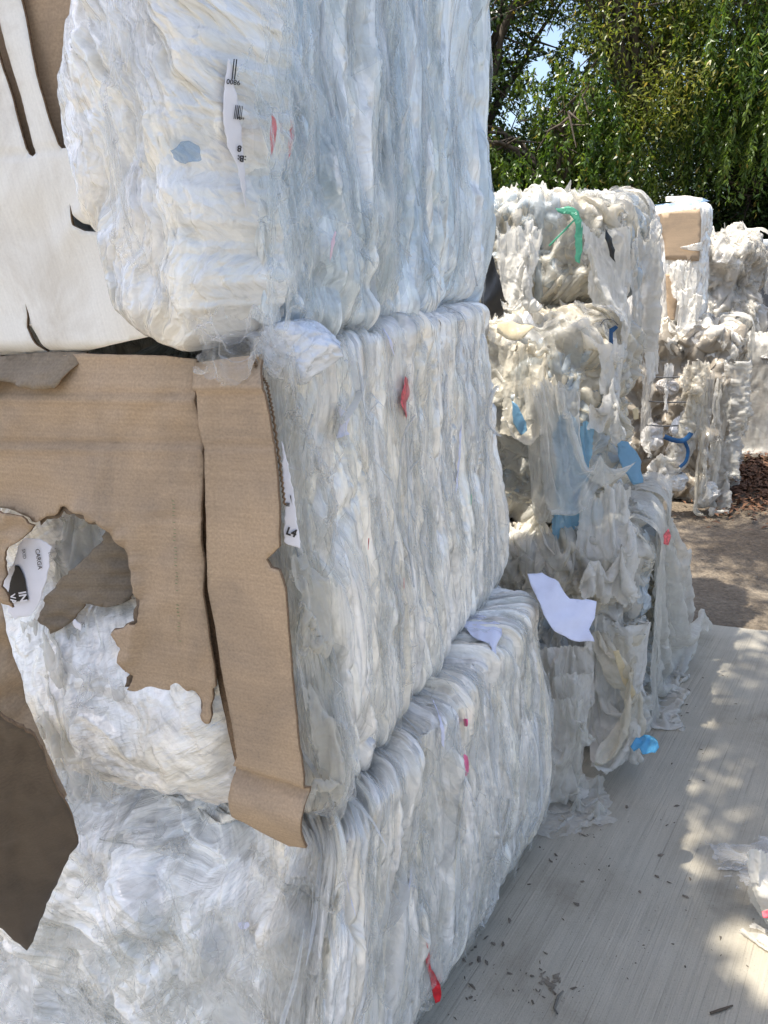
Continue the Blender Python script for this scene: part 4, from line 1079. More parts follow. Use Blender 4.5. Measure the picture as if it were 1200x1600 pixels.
lab, pl = label_on('shipping_label', bund, [(353, 86), (364, 92), (370, 130), (376, 165), (381, 205), (385, 250), (389, 320), (387, 345), (378, 320), (368, 262), (352, 232), (345, 190), (346, 140)], topT, seed=31)
bars((365, 92), 6, 32, 6, pl, lab, seed=4)
lettering('9800', (376, 126), 8, 187, pl, lab, 'ink', bold=.02)
bars((368, 164), 12, 22, 8, pl, lab, seed=6)
lettering('eria', (382, 184), 5, 190, pl, lab, 'ink', bold=.02)
lettering('8', (378, 228), 10, 186, pl, lab, 'ink', bold=.03)
lettering(':B:', (385, 244), 10, 186, pl, lab, 'ink', bold=.03)

pm = (pF_t + nMid * .012, nMid)
lab, pl = label_on('shipping_label', mid, [(34, 836), (70, 840), (84, 850), (80, 890), (70, 930), (58, 955), (50, 965), (20, 972), (10, 960), (2, 930), (0, 905), (18, 880), (26, 850)], midT, plane=pm, seed=33)
lettering('SKID', (34, 858), 5.5, 82, pl, lab, 'ink')
lettering('CARGA', (55, 858), 7, 82, pl, lab, 'ink', bold=.01)
lettering('LOTE', (75, 863), 5, 78, pl, lab, 'grey_ink')
scrap('label_panel', mid, [(22, 878), (34, 881), (42, 905), (49, 941), (14, 948), (8, 930), (14, 900)], M['ink'], lab, seed=3, ragged=.2, crump=0, base=lambda P2: atplane(P2[:, 0], P2[:, 1], pl[0] + pl[1] * .0008, pl[1]))
pl2 = (pl[0] + pl[1] * .0016, pl[1])
lettering('IN', (29, 925), 12, 80, pl2, lab, 'label', bold=.03)
lettering('VA', (15, 929), 9, 80, pl2, lab, 'label', bold=.03)
lab, pl = label_on('shipping_label', mid, [(112, 962), (124, 966), (132, 978), (126, 992), (114, 984), (108, 972)], midT, plane=(pF_t + nMid * .014, nMid), seed=34)
lettering('JCT', (128, 972), 4.5, 85, pl, lab, 'ink')

lab, pl = label_on('paper_label', mid, [(436, 686), (444, 684), (447, 700), (455, 730), (462, 770), (468, 815), (474, 856), (468, 862), (440, 850), (441, 800), (438, 740)], midT, plane=(atplane(np.array(440.), np.array(780.), pF_t, nMid) + np.array([.012, -.012, 0]), unit(nMid + np.array([.5, 0, 0]))), seed=36)
lettering('L4', (446, 834), 12, 20, pl, lab, 'ink', bold=.04)
lettering('III', (447, 785), 6, 95, pl, lab, 'ink', bold=.04)
scrap('label_panel', mid, [(451, 771), (456, 771), (459, 795), (453, 783)], M['ink'], lab, seed=3, ragged=.1, crump=0, step=3, base=lambda P2: atplane(P2[:, 0], P2[:, 1], pl[0] + pl[1] * .001, pl[1]))

def sc(name, surf, poly, mat, par, **k): return scrap(name, surf, poly, M[mat], par, **k)
sc('red_scrap', bund, [(424, 172), (432, 180), (435, 205), (430, 237), (422, 252), (419, 215)], 'red', topT, seed=41, lift=.03, step=4)
sc('red_scrap', top, [(452, 176), (460, 184), (463, 208), (458, 240), (449, 256), (448, 215)], 'red', topT, seed=42, lift=.06, step=4)
sc('pink_scrap', top, [(520, 355), (530, 362), (524, 395), (514, 420), (512, 390)], 'pinkish', topT, seed=42)
sc('blue_scrap', bund, [(262, 232), (290, 215), (315, 225), (320, 250), (290, 262), (266, 250)], 'sheet_blue2', topT, seed=43, ragged=5)
sc('blue_scrap', top, [(710, 400), (714, 398), (713, 418), (709, 416)], 'blue', topT, seed=44, step=3)
sc('green_scrap', top, [(748, 78), (756, 84), (759, 104), (750, 108)], 'mint', topT, seed=45)
sc('red_scrap', mid, [(630, 582), (640, 588), (645, 615), (638, 635), (641, 650), (633, 665), (628, 640), (620, 628), (627, 605)], 'redfaint', midT, seed=46, lift=.032)
sc('red_scrap', mid, [(574, 838), (579, 837), (577, 862), (573, 861)], 'red', midT, seed=47, lift=.032, step=3, ragged=.4)
sc('red_scrap', mid, [(630, 898), (634, 902), (634, 925), (629, 920)], 'redfaint', midT, seed=48, lift=.032, step=3, ragged=.5)
sc('green_scrap', mid, [(735, 767), (739, 770), (738, 790), (734, 796)], 'green', midT, seed=49, step=3, ragged=.4)
sc('paper_strip', mid, [(719, 640), (723, 640), (723, 700), (716, 772), (709, 775), (715, 700)], 'paper', midT, seed=50, step=4)
sc('paper_scrap', mid, [(524, 632), (535, 630), (552, 655), (545, 672), (553, 680), (535, 686), (522, 690), (527, 660)], 'paper', midT, seed=51)
sc('paper_scrap', mid, [(494, 692), (499, 694), (505, 730), (500, 760), (494, 720)], 'paper', midT, seed=52, step=4)
sc('paper_scrap', mid, [(592, 505), (603, 512), (614, 530), (620, 560), (612, 555), (606, 535)], 'paper', midT, seed=53, step=4)
sc('paper_scrap', bot, [(722, 962), (752, 955), (786, 972), (790, 990), (778, 1010), (780, 1020), (774, 1050), (766, 1040), (766, 1012), (740, 1000), (718, 978)], 'paper', botT, seed=54, crump=.006, lift=.012)
sc('paper_strip', bot, [(672, 1085), (680, 1090), (697, 1135), (698, 1172), (688, 1170), (684, 1130), (676, 1105)], 'paper', botT, seed=55, step=5)
sc('paper_strip', bot, [(640, 1352), (648, 1356), (642, 1395), (637, 1412), (635, 1390)], 'paper', botT, seed=56, step=4)
sc('paper_strip', bot, [(532, 1340), (537, 1345), (558, 1430), (556, 1440), (545, 1405)], 'paper', botT, seed=57, step=4)
sc('pink_scrap', bot, [(722.8, 1119.5), (733.6, 1122.2), (732.2, 1138.5), (721.4, 1135.8)], 'pink', botT, seed=58, lift=.032, step=3, ragged=.6)
sc('pink_scrap', bot, [(722.7, 1174.3), (733.5, 1179.7), (734.8, 1208.1), (726.7, 1217.5), (721.3, 1201.3)], 'pink', botT, seed=59, lift=.032, step=3, ragged=.6)
sc('red_scrap', bot, [(665.2, 1465.1), (670.6, 1478.6), (676.0, 1512.4), (692.2, 1539.4), (690.8, 1566.4), (678.7, 1573.1), (671.9, 1539.4), (663.8, 1505.6)], 'red', botT, seed=60, lift=.032, step=4)
lab = sc('paper_scrap', bot, [(366, 1440), (390, 1436), (394, 1446), (385, 1456), (374, 1455)], 'paper', botT, seed=61, step=4)
lab2 = sc('striped_label', mid, [(532, 1122), (546, 1124), (550, 1140), (538, 1146)], 'label', midT, seed=62, step=4)
bars((535, 1126), 12, 14, 20, mid.fitplane([(532, 1122), (546, 1124), (550, 1140), (538, 1146)], .012), lab2, seed=9)
# film straps curling out of the middle bale
def strap(par, pts, surf, w=.008, mat='sheet_milky', lift=.02, name='film_strap'):
    pts = np.array(pts, float)
    t = np.linspace(0, 1, len(pts)); tq = np.linspace(0, 1, 40)
    X = np.interp(tq, t, pts[:, 0]); Y = np.interp(tq, t, pts[:, 1])
    for _ in range(6): X[1:-1] = (X[2:] + X[:-2] + X[1:-1]) / 3; Y[1:-1] = (Y[2:] + Y[:-2] + Y[1:-1]) / 3
    P = surf.onto(X, Y, lift) if hasattr(surf, 'onto') else aty(X, Y, surf)
    for _ in range(10): P[1:-1] = (P[2:] + P[:-2] + P[1:-1]) / 3
    tg = np.gradient(P, axis=0); vd = CP - P; sd = np.cross(tg, vd); sd /= np.linalg.norm(sd, axis=1, keepdims=True)
    vd /= np.linalg.norm(vd, axis=1, keepdims=True)
    G = np.stack([P - sd * w / 2, P + vd * w * .2, P + sd * w / 2], 1)
    V = np.concatenate([G.reshape(-1, 3), (G - vd[:, None] * .001).reshape(-1, 3)])
    q = gridq(40, 3)
    return part(name, V, M[mat], par, quads=np.concatenate([q, q[:, ::-1] + 120]))
strap(midT, [(530, 540), (532, 515), (545, 505), (560, 520), (573, 545), (572, 590), (556, 640), (530, 660)], mid, .012, lift=.03)
strap(botT, [(645, 1565), (655, 1576), (672, 1578), (674, 1570), (668, 1566)], bot, .006, 'sheet_milky', .03)

# ---- dark boards drooping at the left edge
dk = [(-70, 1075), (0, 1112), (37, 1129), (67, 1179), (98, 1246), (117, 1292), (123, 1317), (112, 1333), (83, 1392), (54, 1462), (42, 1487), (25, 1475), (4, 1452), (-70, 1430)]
dk2 = [(-70, 900), (0, 935), (14, 1000), (35, 1062), (44, 1105), (80, 1187), (104, 1240), (90, 1300), (-70, 1300)]
def loose_board(label, poly, pt, nrm, mats, seed, deform=None, rough=None, rg=1.4):
    t_ = thing('cardboard_sheet', label, 'cardboard', V3(*pt), None)
    board('board', poly, [], V3(*pt), nrm, t_, mats, thick=.005, deform=deform, step=9., ragged=rg, seed=seed, axis=Lm, rough=rough)
    return t_
p_ = aty(np.array(60.), np.array(1300.), .86)
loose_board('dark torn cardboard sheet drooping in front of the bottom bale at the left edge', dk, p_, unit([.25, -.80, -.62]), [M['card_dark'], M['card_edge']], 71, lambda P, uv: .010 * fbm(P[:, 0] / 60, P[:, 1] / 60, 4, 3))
p_ = aty(np.array(40.), np.array(1100.), .98)
loose_board('brown cardboard sheet standing on edge behind the dark drooping one', dk2, p_, unit([.55, -.80, -.15]), CB, 72, lambda P, uv: .02 * fbm(P[:, 0] / 70, P[:, 1] / 90, 6, 3))
# ================================================================== STACK 2 (loose, crumpled bales behind)
def crumpled_bale(bl, seed, amp, scale, cols, hem=.0):
    S, T = bl.S, bl.T
    D, c1, c2 = crumple(S, T, seed, amp, scale)
    D -= D.mean()
    bl.displace(D)
    t_ = .5 * tints(c1, cols) + .5 * tints(c2, cols)
    th = .8 * fbm(S * 3, T * 3, seed + 30, 2)
    u_ = S * np.cos(th * .6) + T * np.sin(th * .6); v_ = -S * np.sin(th * .6) + T * np.cos(th * .6)
    return t_, np.stack([u_, v_], -1)

Rd = unit(np.array([.40, .915, 0]))
def block(nr, L_, depth, z0, z1, fine, res, **k):
    nr = np.array([nr[0], nr[1], 0.0]); fr = nr + Rd * L_
    return Bale(ring(nr, fr, depth, z0), ring(nr, fr, depth, z1), fine, res=res, coarse=.05, **k)

g2n = atz(985, 1180, 0)
s2a = block(g2n + np.array([-.01, .02, 0]), .86, 1.05, 0, .76, (.15, 2.1), .0065, rc=.12, rt=.08, rb=.02)
n2b = aty(930, 640, 2.50)
s2b = block(n2b, .95, 1.05, .77, 1.47, (.15, 2.1), .0065, rc=.14, rt=.13, rb=.10)
n2c = aty(958, 420, 2.88)
s2c = block(n2c, .95, .85, 1.50, 1.89, (.05, 1.9), .0065, rc=.12, rt=.09, rb=.14)
s2aT = thing('film_bale', 'lowest bale behind the near stack, hung with greyish bags and clear film', 'bale', V3(.4, 2.8, 0), G_BALE)
s2bT = thing('film_bale', 'loose cream and white bale with a blue bag hanging off its front', 'bale', V3(.3, 2.9, .77), G_BALE)
s2cT = thing('film_bale', 'sunlit crumpled white bale with a mint green strap, beside the square cardboard one', 'bale', V3(.5, 3.2, 1.48), G_BALE)
GREYS = [(.72, .70, .66), (.66, .64, .60), (.76, .75, .72), (.70, .68, .62), (.62, .60, .56), (.76, .73, .66)]
for bl, T_, sd, am, sc_, cols in ((s2a, s2aT, 101, .85, .9, GREYS), (s2b, s2bT, 111, .9, .8, CREAMS), (s2c, s2cT, 121, .75, .7, CREAMS)):
    tt_, fl = crumpled_bale(bl, sd, am, sc_, cols)
    bl.build('film_body', M['film_soft'], T_, tt_, flow=fl)

def obb(bl, grow=.02):
    c = (bl.bot.mean(0) + bl.top.mean(0)) / 2
    ax = np.array([unit(bl.bot[1] - bl.bot[0]), unit(bl.bot[2] - bl.bot[1]), [0, 0, 1.0]])
    hf = np.array([bl.edge[0] / 2, bl.edge[1] / 2, bl.H / 2]) - .06 + grow
    return (c, ax, hf, .06)

def draped(name, par, mat, edge_pt, out_dir, w, h, over, seed, boxes, excess=1.32, n=(40, 46), steps=90, ragged=.03, side=None, drop=.0, **props):
    """a sheet laid over a bale's top edge: part lies on top, the rest hangs down the face, crumpled by its own slack"""
    r = np.random.default_rng(seed)
    out_dir = unit(out_dir); side = unit(np.cross([0, 0, 1.0], out_dir)) if side is None else unit(side)
    nx, ny = n
    u = np.linspace(-.5, .5, nx)[None, :] * w; v = np.linspace(0, 1, ny)[:, None] * h - over
    nz = .06 * fbm(u * 6 + seed, v * 6, seed, 3)
    nz2 = .05 * fbm(u * 7 + seed + 9, v * 5, seed + 2, 3)
    P = np.asarray(edge_pt)[None, None] + side * (u + nz2)[..., None] + out_dir * (np.clip(v, None, .10) + .05 * (v > .10) + nz * .5)[..., None]
    P[..., 2] += drop + np.abs(nz) - np.clip(v - .10, 0, None)
    pins = np.zeros((ny, nx)); pins[0, ::3] = 1
    for _ in range(6): pins[r.integers(0, max(2, int(ny * over / h * .8))), r.integers(0, nx)] = 1
    P = cloth(nx, ny, P, (w / (nx - 1) * excess, h / (ny - 1) * 1.06), steps=steps, iters=4, boxes=boxes, bend=.12, pad=.03, pins=pins)
    return cloth_part(name, P, M[mat], par, ragged=ragged, seed=seed, **props)

fN = -unit(Rd); rN = np.array([Rd[1], -Rd[0], 0])
BX2[:] = bx2 = [obb(s2a, .03), obb(s2b, .03), obb(s2c, .03)]
def edge_front(bl, f, z=None):
    a, b = bl.top[0], bl.top[1]; p = a + (b - a) * f; return p + np.array([0, 0, .02])
def edge_right(bl, f):
    a, b = bl.top[1], bl.top[2]; p = a + (b - a) * f; return p + np.array([0, 0, -.02])
for (bl, T_, kind, f, w_, h_, ov, mat, sd) in [
    (s2c, s2cT, 'R', .80, .30, .45, .10, 'sheet_milky', 202),
    (s2a, s2aT, 'R', .40, .34, .75, .08, 'sheet', 211), (s2a, s2aT, 'R', .80, .3, .72, .08, 'sheet', 212)]:
    draped('draped_film', T_, mat, edge_front(bl, f) if kind == 'F' else edge_right(bl, f), fN if kind == 'F' else rN, w_, h_, ov, sd, bx2)

def film_piece(name, poly, p0, nrm, mat, par, seed, folds=.02, fd=(1.0, .25), step=4.5, rg=2., lean=0.0, thick=.0012, fs=45., **props):
    """a loose piece of film outlined in the picture, hung in its own plane with folds along fd"""
    fd = unit(fd)
    def df(P, uv):
        a = P[:, 0] * fd[0] + P[:, 1] * fd[1]; b = -P[:, 0] * fd[1] + P[:, 1] * fd[0]
        w = 14 * fbm(P[:, 0] / 70, P[:, 1] / 70, seed, 2)
        return folds * (.75 * ridged((a + w) / (fs * 1.6), b / (fs * 6), seed + 2, 3) + .9 * fbm((a + w) / 60, b / 150, seed + 3, 2) + .35 * facets((a + w * .6) / (fs * .5), (b - w) / (fs * 1.3), seed + 4) + .12 * facets(P[:, 0] / 9, P[:, 1] / 12, seed + 5))
    return board(name, poly, [], p0, nrm, par, [M[mat]], thick=thick, deform=df, step=step, ragged=rg, seed=seed, axis=(1, 0, 0), **props)

# crumpled rags of film: a few solved once, then spread over the loose bales following their surface
def rag_template(seed, n=30, slack=1.55):
    r = np.random.default_rng(seed)
    g = np.linspace(-.5, .5, n); X, Y = np.meshgrid(g, g)
    Z = .05 + .10 * fbm(X * 3.3 + seed, Y * 3.3, seed, 2) + .06 * fbm(X * 8 + seed, Y * 8, seed + 1, 2)
    P = np.stack([X + .06 * fbm(X * 4, Y * 4 + seed, seed + 2, 2), Y + .06 * fbm(X * 4 + 9, Y * 4 + seed, seed + 3, 2), np.abs(Z)], -1)
    pm = np.zeros((n, n))
    for _ in range(9): pm[r.integers(0, n), r.integers(0, n)] = 1
    pm[0, 0] = pm[0, -1] = pm[-1, 0] = pm[-1, -1] = pm[0, n // 2] = 1
    P[pm > 0, 2] *= .25
    P = cloth(n, n, P, (slack / (n - 1), slack * .92 / (n - 1)), steps=70, iters=6, pins=pm, grav=1.2, bend=.06, wind=np.array([0, -2.5, 0]), damp=.97, stiff_shear=.4)
    return P
RAGS = [smooth_up(rag_template(900 + k), 1) for k in range(9)]

def rags(bl, name, n, srange, trange, par, mat, seed, size=(.14, .34), zs=.55, lift=.0):
    r = np.random.default_rng(seed); Vs = []; Qs = []; k = 0
    for i in range(n):
        R_ = RAGS[r.integers(len(RAGS))]; w = r.uniform(*size); h = w * r.uniform(.8, 1.7); a = r.normal(0, .6)
        m = R_.shape[0]; e = np.linspace(-1, 1, m); EX, EY = np.meshgrid(e, e)
        X = R_[..., 0] * w; Y = R_[..., 1] * h; fl = r.choice([-1, 1])
        s = r.uniform(*srange) + fl * (X * math.cos(a) - Y * math.sin(a)); t = r.uniform(*trange) + X * math.sin(a) + Y * math.cos(a)
        t = np.clip(t, .01, bl.t[-1] - .05)
        P, Nn = bl.sample(s, t)
        for _ in range(2):
            P[1:-1, 1:-1] = (P[1:-1, 1:-1] + P[2:, 1:-1] + P[:-2, 1:-1] + P[1:-1, 2:] + P[1:-1, :-2]) / 5
        rim = np.clip(np.maximum(np.abs(EX), np.abs(EY)) * 1.0 - .75, 0, 1) * r.uniform(-.02, .06)
        rl = .008 * facets(X / .05 + i, Y / .07, seed + i) + .004 * facets(X / .02, Y / .028 + i, seed + i + 1)
        P = P + Nn * (R_[..., 2] * zs * w + lift + rim + rl)[..., None]
        q = gridq(m, m)
        c = np.stack([(EX[:-1, :-1] + EX[1:, 1:]) / 2, (EY[:-1, :-1] + EY[1:, 1:]) / 2], -1).reshape(-1, 2)
        ed = 1 - np.maximum(np.abs(c[:, 0]), np.abs(c[:, 1])); keep = ed > .05 + .25 * fbm(c[:, 0] * 2 + i, c[:, 1] * 2, seed + i, 4)
        # corners torn round
        keep &= np.hypot(c[:, 0], c[:, 1]) < 1.12 + .2 * perlin(c[:, 0] * 3 + i, c[:, 1] * 3, seed)
        Vs.append(P.reshape(-1, 3)); Qs.append(q[keep] + k); k += m * m
    return part(name, np.concatenate(Vs), M[mat], par, quads=np.concatenate(Qs), kind='stuff')

for bl, T_, sd, n_, mt in ((s2a, s2aT, 801, 40, 'rag_grey'), (s2b, s2bT, 802, 46, 'rag_cream'), (s2c, s2cT, 803, 42, 'rag_white')):
    e0, e1 = bl.edge[0], bl.edge[1]
    rags(bl, 'crumpled_film', n_, (.2, e0 + e1 * .9), (.04, bl.H + .18), T_, mt, sd)
    rags(bl, 'crumpled_bluish_film', 9, (.3, e0 + e1 * .8), (.06, bl.H + .12), T_, 'rag_bluish', sd + 20, lift=.012)
    rags(bl, 'crumpled_cream_film', 8, (.3, e0 + e1 * .8), (.06, bl.H + .16), T_, 'sheet_cream2', sd + 30, lift=.012)
    rags(bl, 'crumpled_clear_film', n_ // 2, (.2, e0 + e1 * .9), (.04, bl.H + .12), T_, 'sheet', sd + 10, lift=.015)

# named loose pieces of stack 2, each with its own place and lean
pB = s2b.top[1] + fN * .10
# loose film and bags hung between their real anchor points
for (par, nm, mat, cor, sd, kw) in [
    (s2cT, 'hanging_film', 'sheet_milky', [(905, 335, 2.80), (972, 350, 2.98), (978, 500, 2.88), (922, 495, 2.72)], 308, dict(nail=1, pins=('TL', 'TR'), excess=(1.12, 1.0), label='smooth greyish white sheet hanging over the corner')),
    (s2cT, 'hanging_film', 'sheet_milky', [(984, 340, 2.95), (1036, 325, 3.5), (1050, 500, 3.3), (978, 470, 2.86)], 316, dict(nail=1, pins=('TL', 'TR'), excess=(1.2, 1.0))),
    (s2cT, 'hanging_film', 'sheet_milky', [(775, 345, 2.8), (850, 340, 2.78), (850, 470, 2.70), (780, 460, 2.70)], 318, dict(excess=(1.5, 1.3), bulge=.06)),
    (s2aT, 'hanging_film', 'sheet', [(984, 765, 2.55), (1044, 790, 3.05), (1106, 966, 3.3), (1002, 1000, 2.72)], 306, dict(nail=1, pins=('TL', 'TR', 'BR', 'BL'), excess=(1.3, 1.15), bulge=.10, extra=((.9, .35),), label='clear grey sheet flaring out to the concrete')),
    (s2aT, 'hanging_film', 'sheet', [(1000, 775, 2.7), (1050, 800, 3.1), (1076, 870, 3.1), (1010, 960, 2.72)], 325, dict(nail=1, pins=('TL', 'TR', 'BR'), excess=(1.3, 1.15), bulge=.06)),
    (s2aT, 'bag', 'sheet_milky', [(918, 950, 2.34), (984, 965, 2.44), (1000, 1175, 2.25), (922, 1195, 2.12)], 333, dict(excess=(1.35, 1.2), bulge=.14, grav=1.5, ragged=.02, nail=2, relief=.012)),
    (s2bT, 'hanging_film', 'sheet_milky', [(915, 740, 2.42), (985, 750, 2.46), (990, 900, 2.36), (905, 920, 2.28)], 338, dict(excess=(1.6, 1.4), bulge=.08)),
    (s2bT, 'hanging_film', 'sheet_milky', [(905, 520, 2.56), (975, 530, 2.62), (985, 660, 2.46), (920, 660, 2.40)], 340, dict(excess=(1.4, 1.2), bulge=.05)),
    (s2bT, 'hanging_film', 'sheet_cream2', [(780, 530, 2.6), (870, 520, 2.56), (880, 620, 2.42), (785, 640, 2.44)], 341, dict(excess=(1.5, 1.35), bulge=.05))]:
    cquad(nm, par, mat, cor, sd, **kw)
cquad('blue_bag', s2bT, 'sheet_blue', skin(s2b, [(856, 620), (930, 655), (956, 818), (872, 806)], .115), 302, excess=(1.16, 1.08), n=(50, 60), bulge=.03, grav=2, nail=3, boxes=(), ragged=.05, relief=.006, label='pale blue bag')
cquad('hanging_film', s2bT, 'film_over_blue', [(a, b, min(c, 2.36)) for a, b, c in skin(s2b, [(826, 585), (905, 592), (1000, 716), (862, 778)], .15)], 301, excess=(1.14, 1.10), n=(60, 60), bulge=.05, grav=2, nail=4, boxes=(), ragged=.04, relief=.007, label='crinkled clear film hanging over the blue bag')
cquad('hanging_film', s2bT, 'sheet', skin(s2b, [(815, 590), (868, 590), (880, 785), (846, 770)], .11), 345, excess=(1.45, 1.10), n=(40, 60), bulge=.04, grav=3, nail=3, boxes=(), ragged=.05, relief=.007)
film_piece('blue_film', [(800, 626), (808, 632), (822, 660), (824, 676), (814, 680), (802, 660)], pB + fN * .02, fN, 'sheet_blue', s2bT, 303, folds=.01, step=4)
film_piece('blue_film', [(960, 684), (980, 690), (1000, 720), (1000, 752), (985, 756), (970, 730)], edge_right(s2b, .12) + rN * .06 - np.array([0, 0, .4]), unit(rN + fN), 'sheet_blue', s2bT, 304, folds=.012, step=4)
film_piece('cream_film', [(776, 512), (800, 504), (822, 512), (834, 520), (818, 532), (790, 530), (776, 526)], s2b.top[1] + fN * .02 + np.array([0, 0, .03]), unit(np.array([0, -.6, .8])), 'sheet_cream', s2bT, 305, folds=.02, step=4)
film_piece('black_film', [(754, 396), (768, 392), (776, 420), (790, 450), (788, 490), (770, 502), (752, 500)], s2c.top[1] + (s2c.top[0] - s2c.top[1]) * .75 + fN * .085 , fN, 'black', s2cT, 309, folds=.015, step=5)
film_piece('black_film', [(944, 358), (954, 372), (960, 410), (952, 400), (945, 380)], s2c.top[1] + fN * .06 + rN * .05, unit(fN + rN), 'black', s2cT, 310, folds=.01, step=4)
film_piece('green_strap', [(868, 326), (888, 322), (904, 330), (910, 345), (910, 385), (906, 412), (899, 408), (899, 350), (890, 335), (872, 332)], s2c.top[1] + fN * .09 - rN * .08, unit(fN + np.array([0, 0, .3])), 'mint', s2cT, 311, folds=.008, step=4)
def line_thing(name, par, px, y, r, mat):
    px = np.array(px, float); t = np.linspace(0, 1, len(px)); tq = np.linspace(0, 1, max(24, len(px) * 6))
    X = np.interp(tq, t, px[:, 0]); Y = np.interp(tq, t, px[:, 1])
    for _ in range(4): X[1:-1] = (X[2:] + X[:-2] + X[1:-1]) / 3; Y[1:-1] = (Y[2:] + Y[:-2] + Y[1:-1]) / 3
    V, Q = tube(aty(X, Y, y), r, 6)
    return part(name, V, M[mat], par, quads=Q)
line_thing('green_cord', s2cT, [(899, 342), (880, 362), (858, 384)], 2.72, .0035, 'mint')
line_thing('bale_wire', s2cT, [(757, 428), (756, 460), (755, 492)], 2.6, .0016, 'wire')
line_thing('wire_loop', s2bT, [(938, 508), (945, 498), (958, 500), (966, 508)], 2.5, .0016, 'wire')
film_piece('blue_strap', [(952, 514), (962, 508), (966, 512), (958, 520), (958, 538), (952, 534)], aty(np.array(955.), np.array(520.), 2.46), fN, 'blue', s2bT, 312, folds=.003, step=3, rg=.4)
film_piece('yellow_scrap', [(988, 640), (997, 636), (997, 654), (990, 656)], edge_right(s2b, .35) + rN * .09 - np.array([0, 0, .3]), unit(rN + fN), 'sheet_cream', s2bT, 313, folds=.003, step=3, rg=.6)
film_piece('red_scrap', [(1036, 836), (1044, 826), (1048, 838), (1044, 852), (1036, 850)], edge_right(s2a, .45) + rN * .145 - fN * .0, unit(rN + fN * .8), 'redfaint', s2aT, 314, folds=.002, step=3, rg=.6)
film_piece('cream_film', [(958, 1018), (968, 1016), (984, 1060), (992, 1084), (984, 1088), (970, 1058)], s2a.top[1] + fN * .14 + rN * .02, unit(fN + rN * .6), 'sheet_cream', s2aT, 315, folds=.008, step=4)
for k_, (mt_, cor_) in enumerate([('sheet', [(862, 1050, 2.16), (928, 1045, 2.18), (936, 1150, 2.10), (862, 1165, 2.06)]), ('sheet', [(848, 1090, 2.10), (916, 1085, 2.12), (908, 1238, 2.03), (846, 1240, 2.0)]), ('rag_grey', [(838, 1010, 2.24), (925, 1000, 2.26), (935, 1215, 2.14), (840, 1230, 2.10)])]):
    cquad('bag', s2aT, mt_, cor_, 331 + 20 * k_, excess=(1.35, 1.15), bulge=.08, grav=1.0, nail=3, n=(46, 56), boxes=(), relief=.008, ragged=.025)
cquad('bag', s2aT, 'sheet_cream2', [(920, 985, 2.32), (975, 975, 2.40), (996, 1165, 2.24), (928, 1190, 2.08)], 334, excess=(1.5, 1.25), bulge=.16, grav=1.0, nail=2, n=(50, 60), relief=.010, ragged=.02)

# ================================================================== STACK 3 and 4, further down the row
n3 = aty(1136, 780, 5.2)
s3a = block(V3(n3[0], n3[1], 0), .95, .95, 0, 1.2, (.02, 1.9), .012, rc=.18, rt=.16, rb=.12)
s3aT = thing('film_bale', 'soiled grey bale darkened for shade, bound with dark wires, a blue strap across its front', 'bale', V3(2.0, 5.6, 0), G_BALE)
tt_, fl = crumpled_bale(s3a, 131, .9, 1.1, [(.40, .36, .30), (.47, .43, .37), (.33, .29, .24), (.52, .49, .43), (.60, .57, .50)])  # body tints darkened for the shadow over this bale's front
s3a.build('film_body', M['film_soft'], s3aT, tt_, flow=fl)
n3b = aty(1098, 420, 5.5)
s3b = block(V3(n3b[0], n3b[1], 0), .85, .9, 1.22, 2.03, (.3, 1.9), .010, rc=.05, rt=.05, rb=.05)
s3bT = thing('film_bale', 'square bale with sunlit cardboard on its front, beyond the crumpled bales', 'bale', V3(2.0, 5.9, 1.22), G_BALE)
S, T = s3b.S, s3b.T
d1, c1, c2, c3 = pleat(S, T, 141, 1.6, big=.025, mid=.016, fin=.006, lo=.02)
D = d1 - d1.mean(); D *= .4 + .6 * sstep(s3b.edge[0] - .15, s3b.edge[0], S); s3b.displace(D)
s3b.build('film_body', M['film'], s3bT, .5 * tints(c1, WHITES) + .5 * tints(c2, WHITES))
n4 = atz(1186, 712, 0)
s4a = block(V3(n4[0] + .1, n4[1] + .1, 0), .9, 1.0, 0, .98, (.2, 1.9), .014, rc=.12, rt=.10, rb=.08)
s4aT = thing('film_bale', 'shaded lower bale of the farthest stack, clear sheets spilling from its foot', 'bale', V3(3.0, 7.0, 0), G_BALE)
tt_, fl = crumpled_bale(s4a, 151, 1.0, 1.1, [(a * .62, b * .62, c * .62) for a, b, c in GREYS]); s4a.build('film_body', M['film_soft'], s4aT, tt_, flow=fl)  # greys scaled down so the tint carries the shade on this bale
n4b = aty(1188, 430, 6.9)
s4b = block(V3(n4b[0], n4b[1], 0), .9, .85, 1.0, 1.84, (.2, 1.9), .014, rc=.2, rt=.2, rb=.2)
s4bT = thing('film_bale', 'rounded white bale on top of the farthest stack, under the dark trees', 'bale', V3(3.0, 7.1, 1.0), G_BALE)
tt_, fl = crumpled_bale(s4b, 161, 1.1, 1.2, CREAMS); s4b.build('film_body', M['film_soft'], s4bT, tt_, flow=fl)

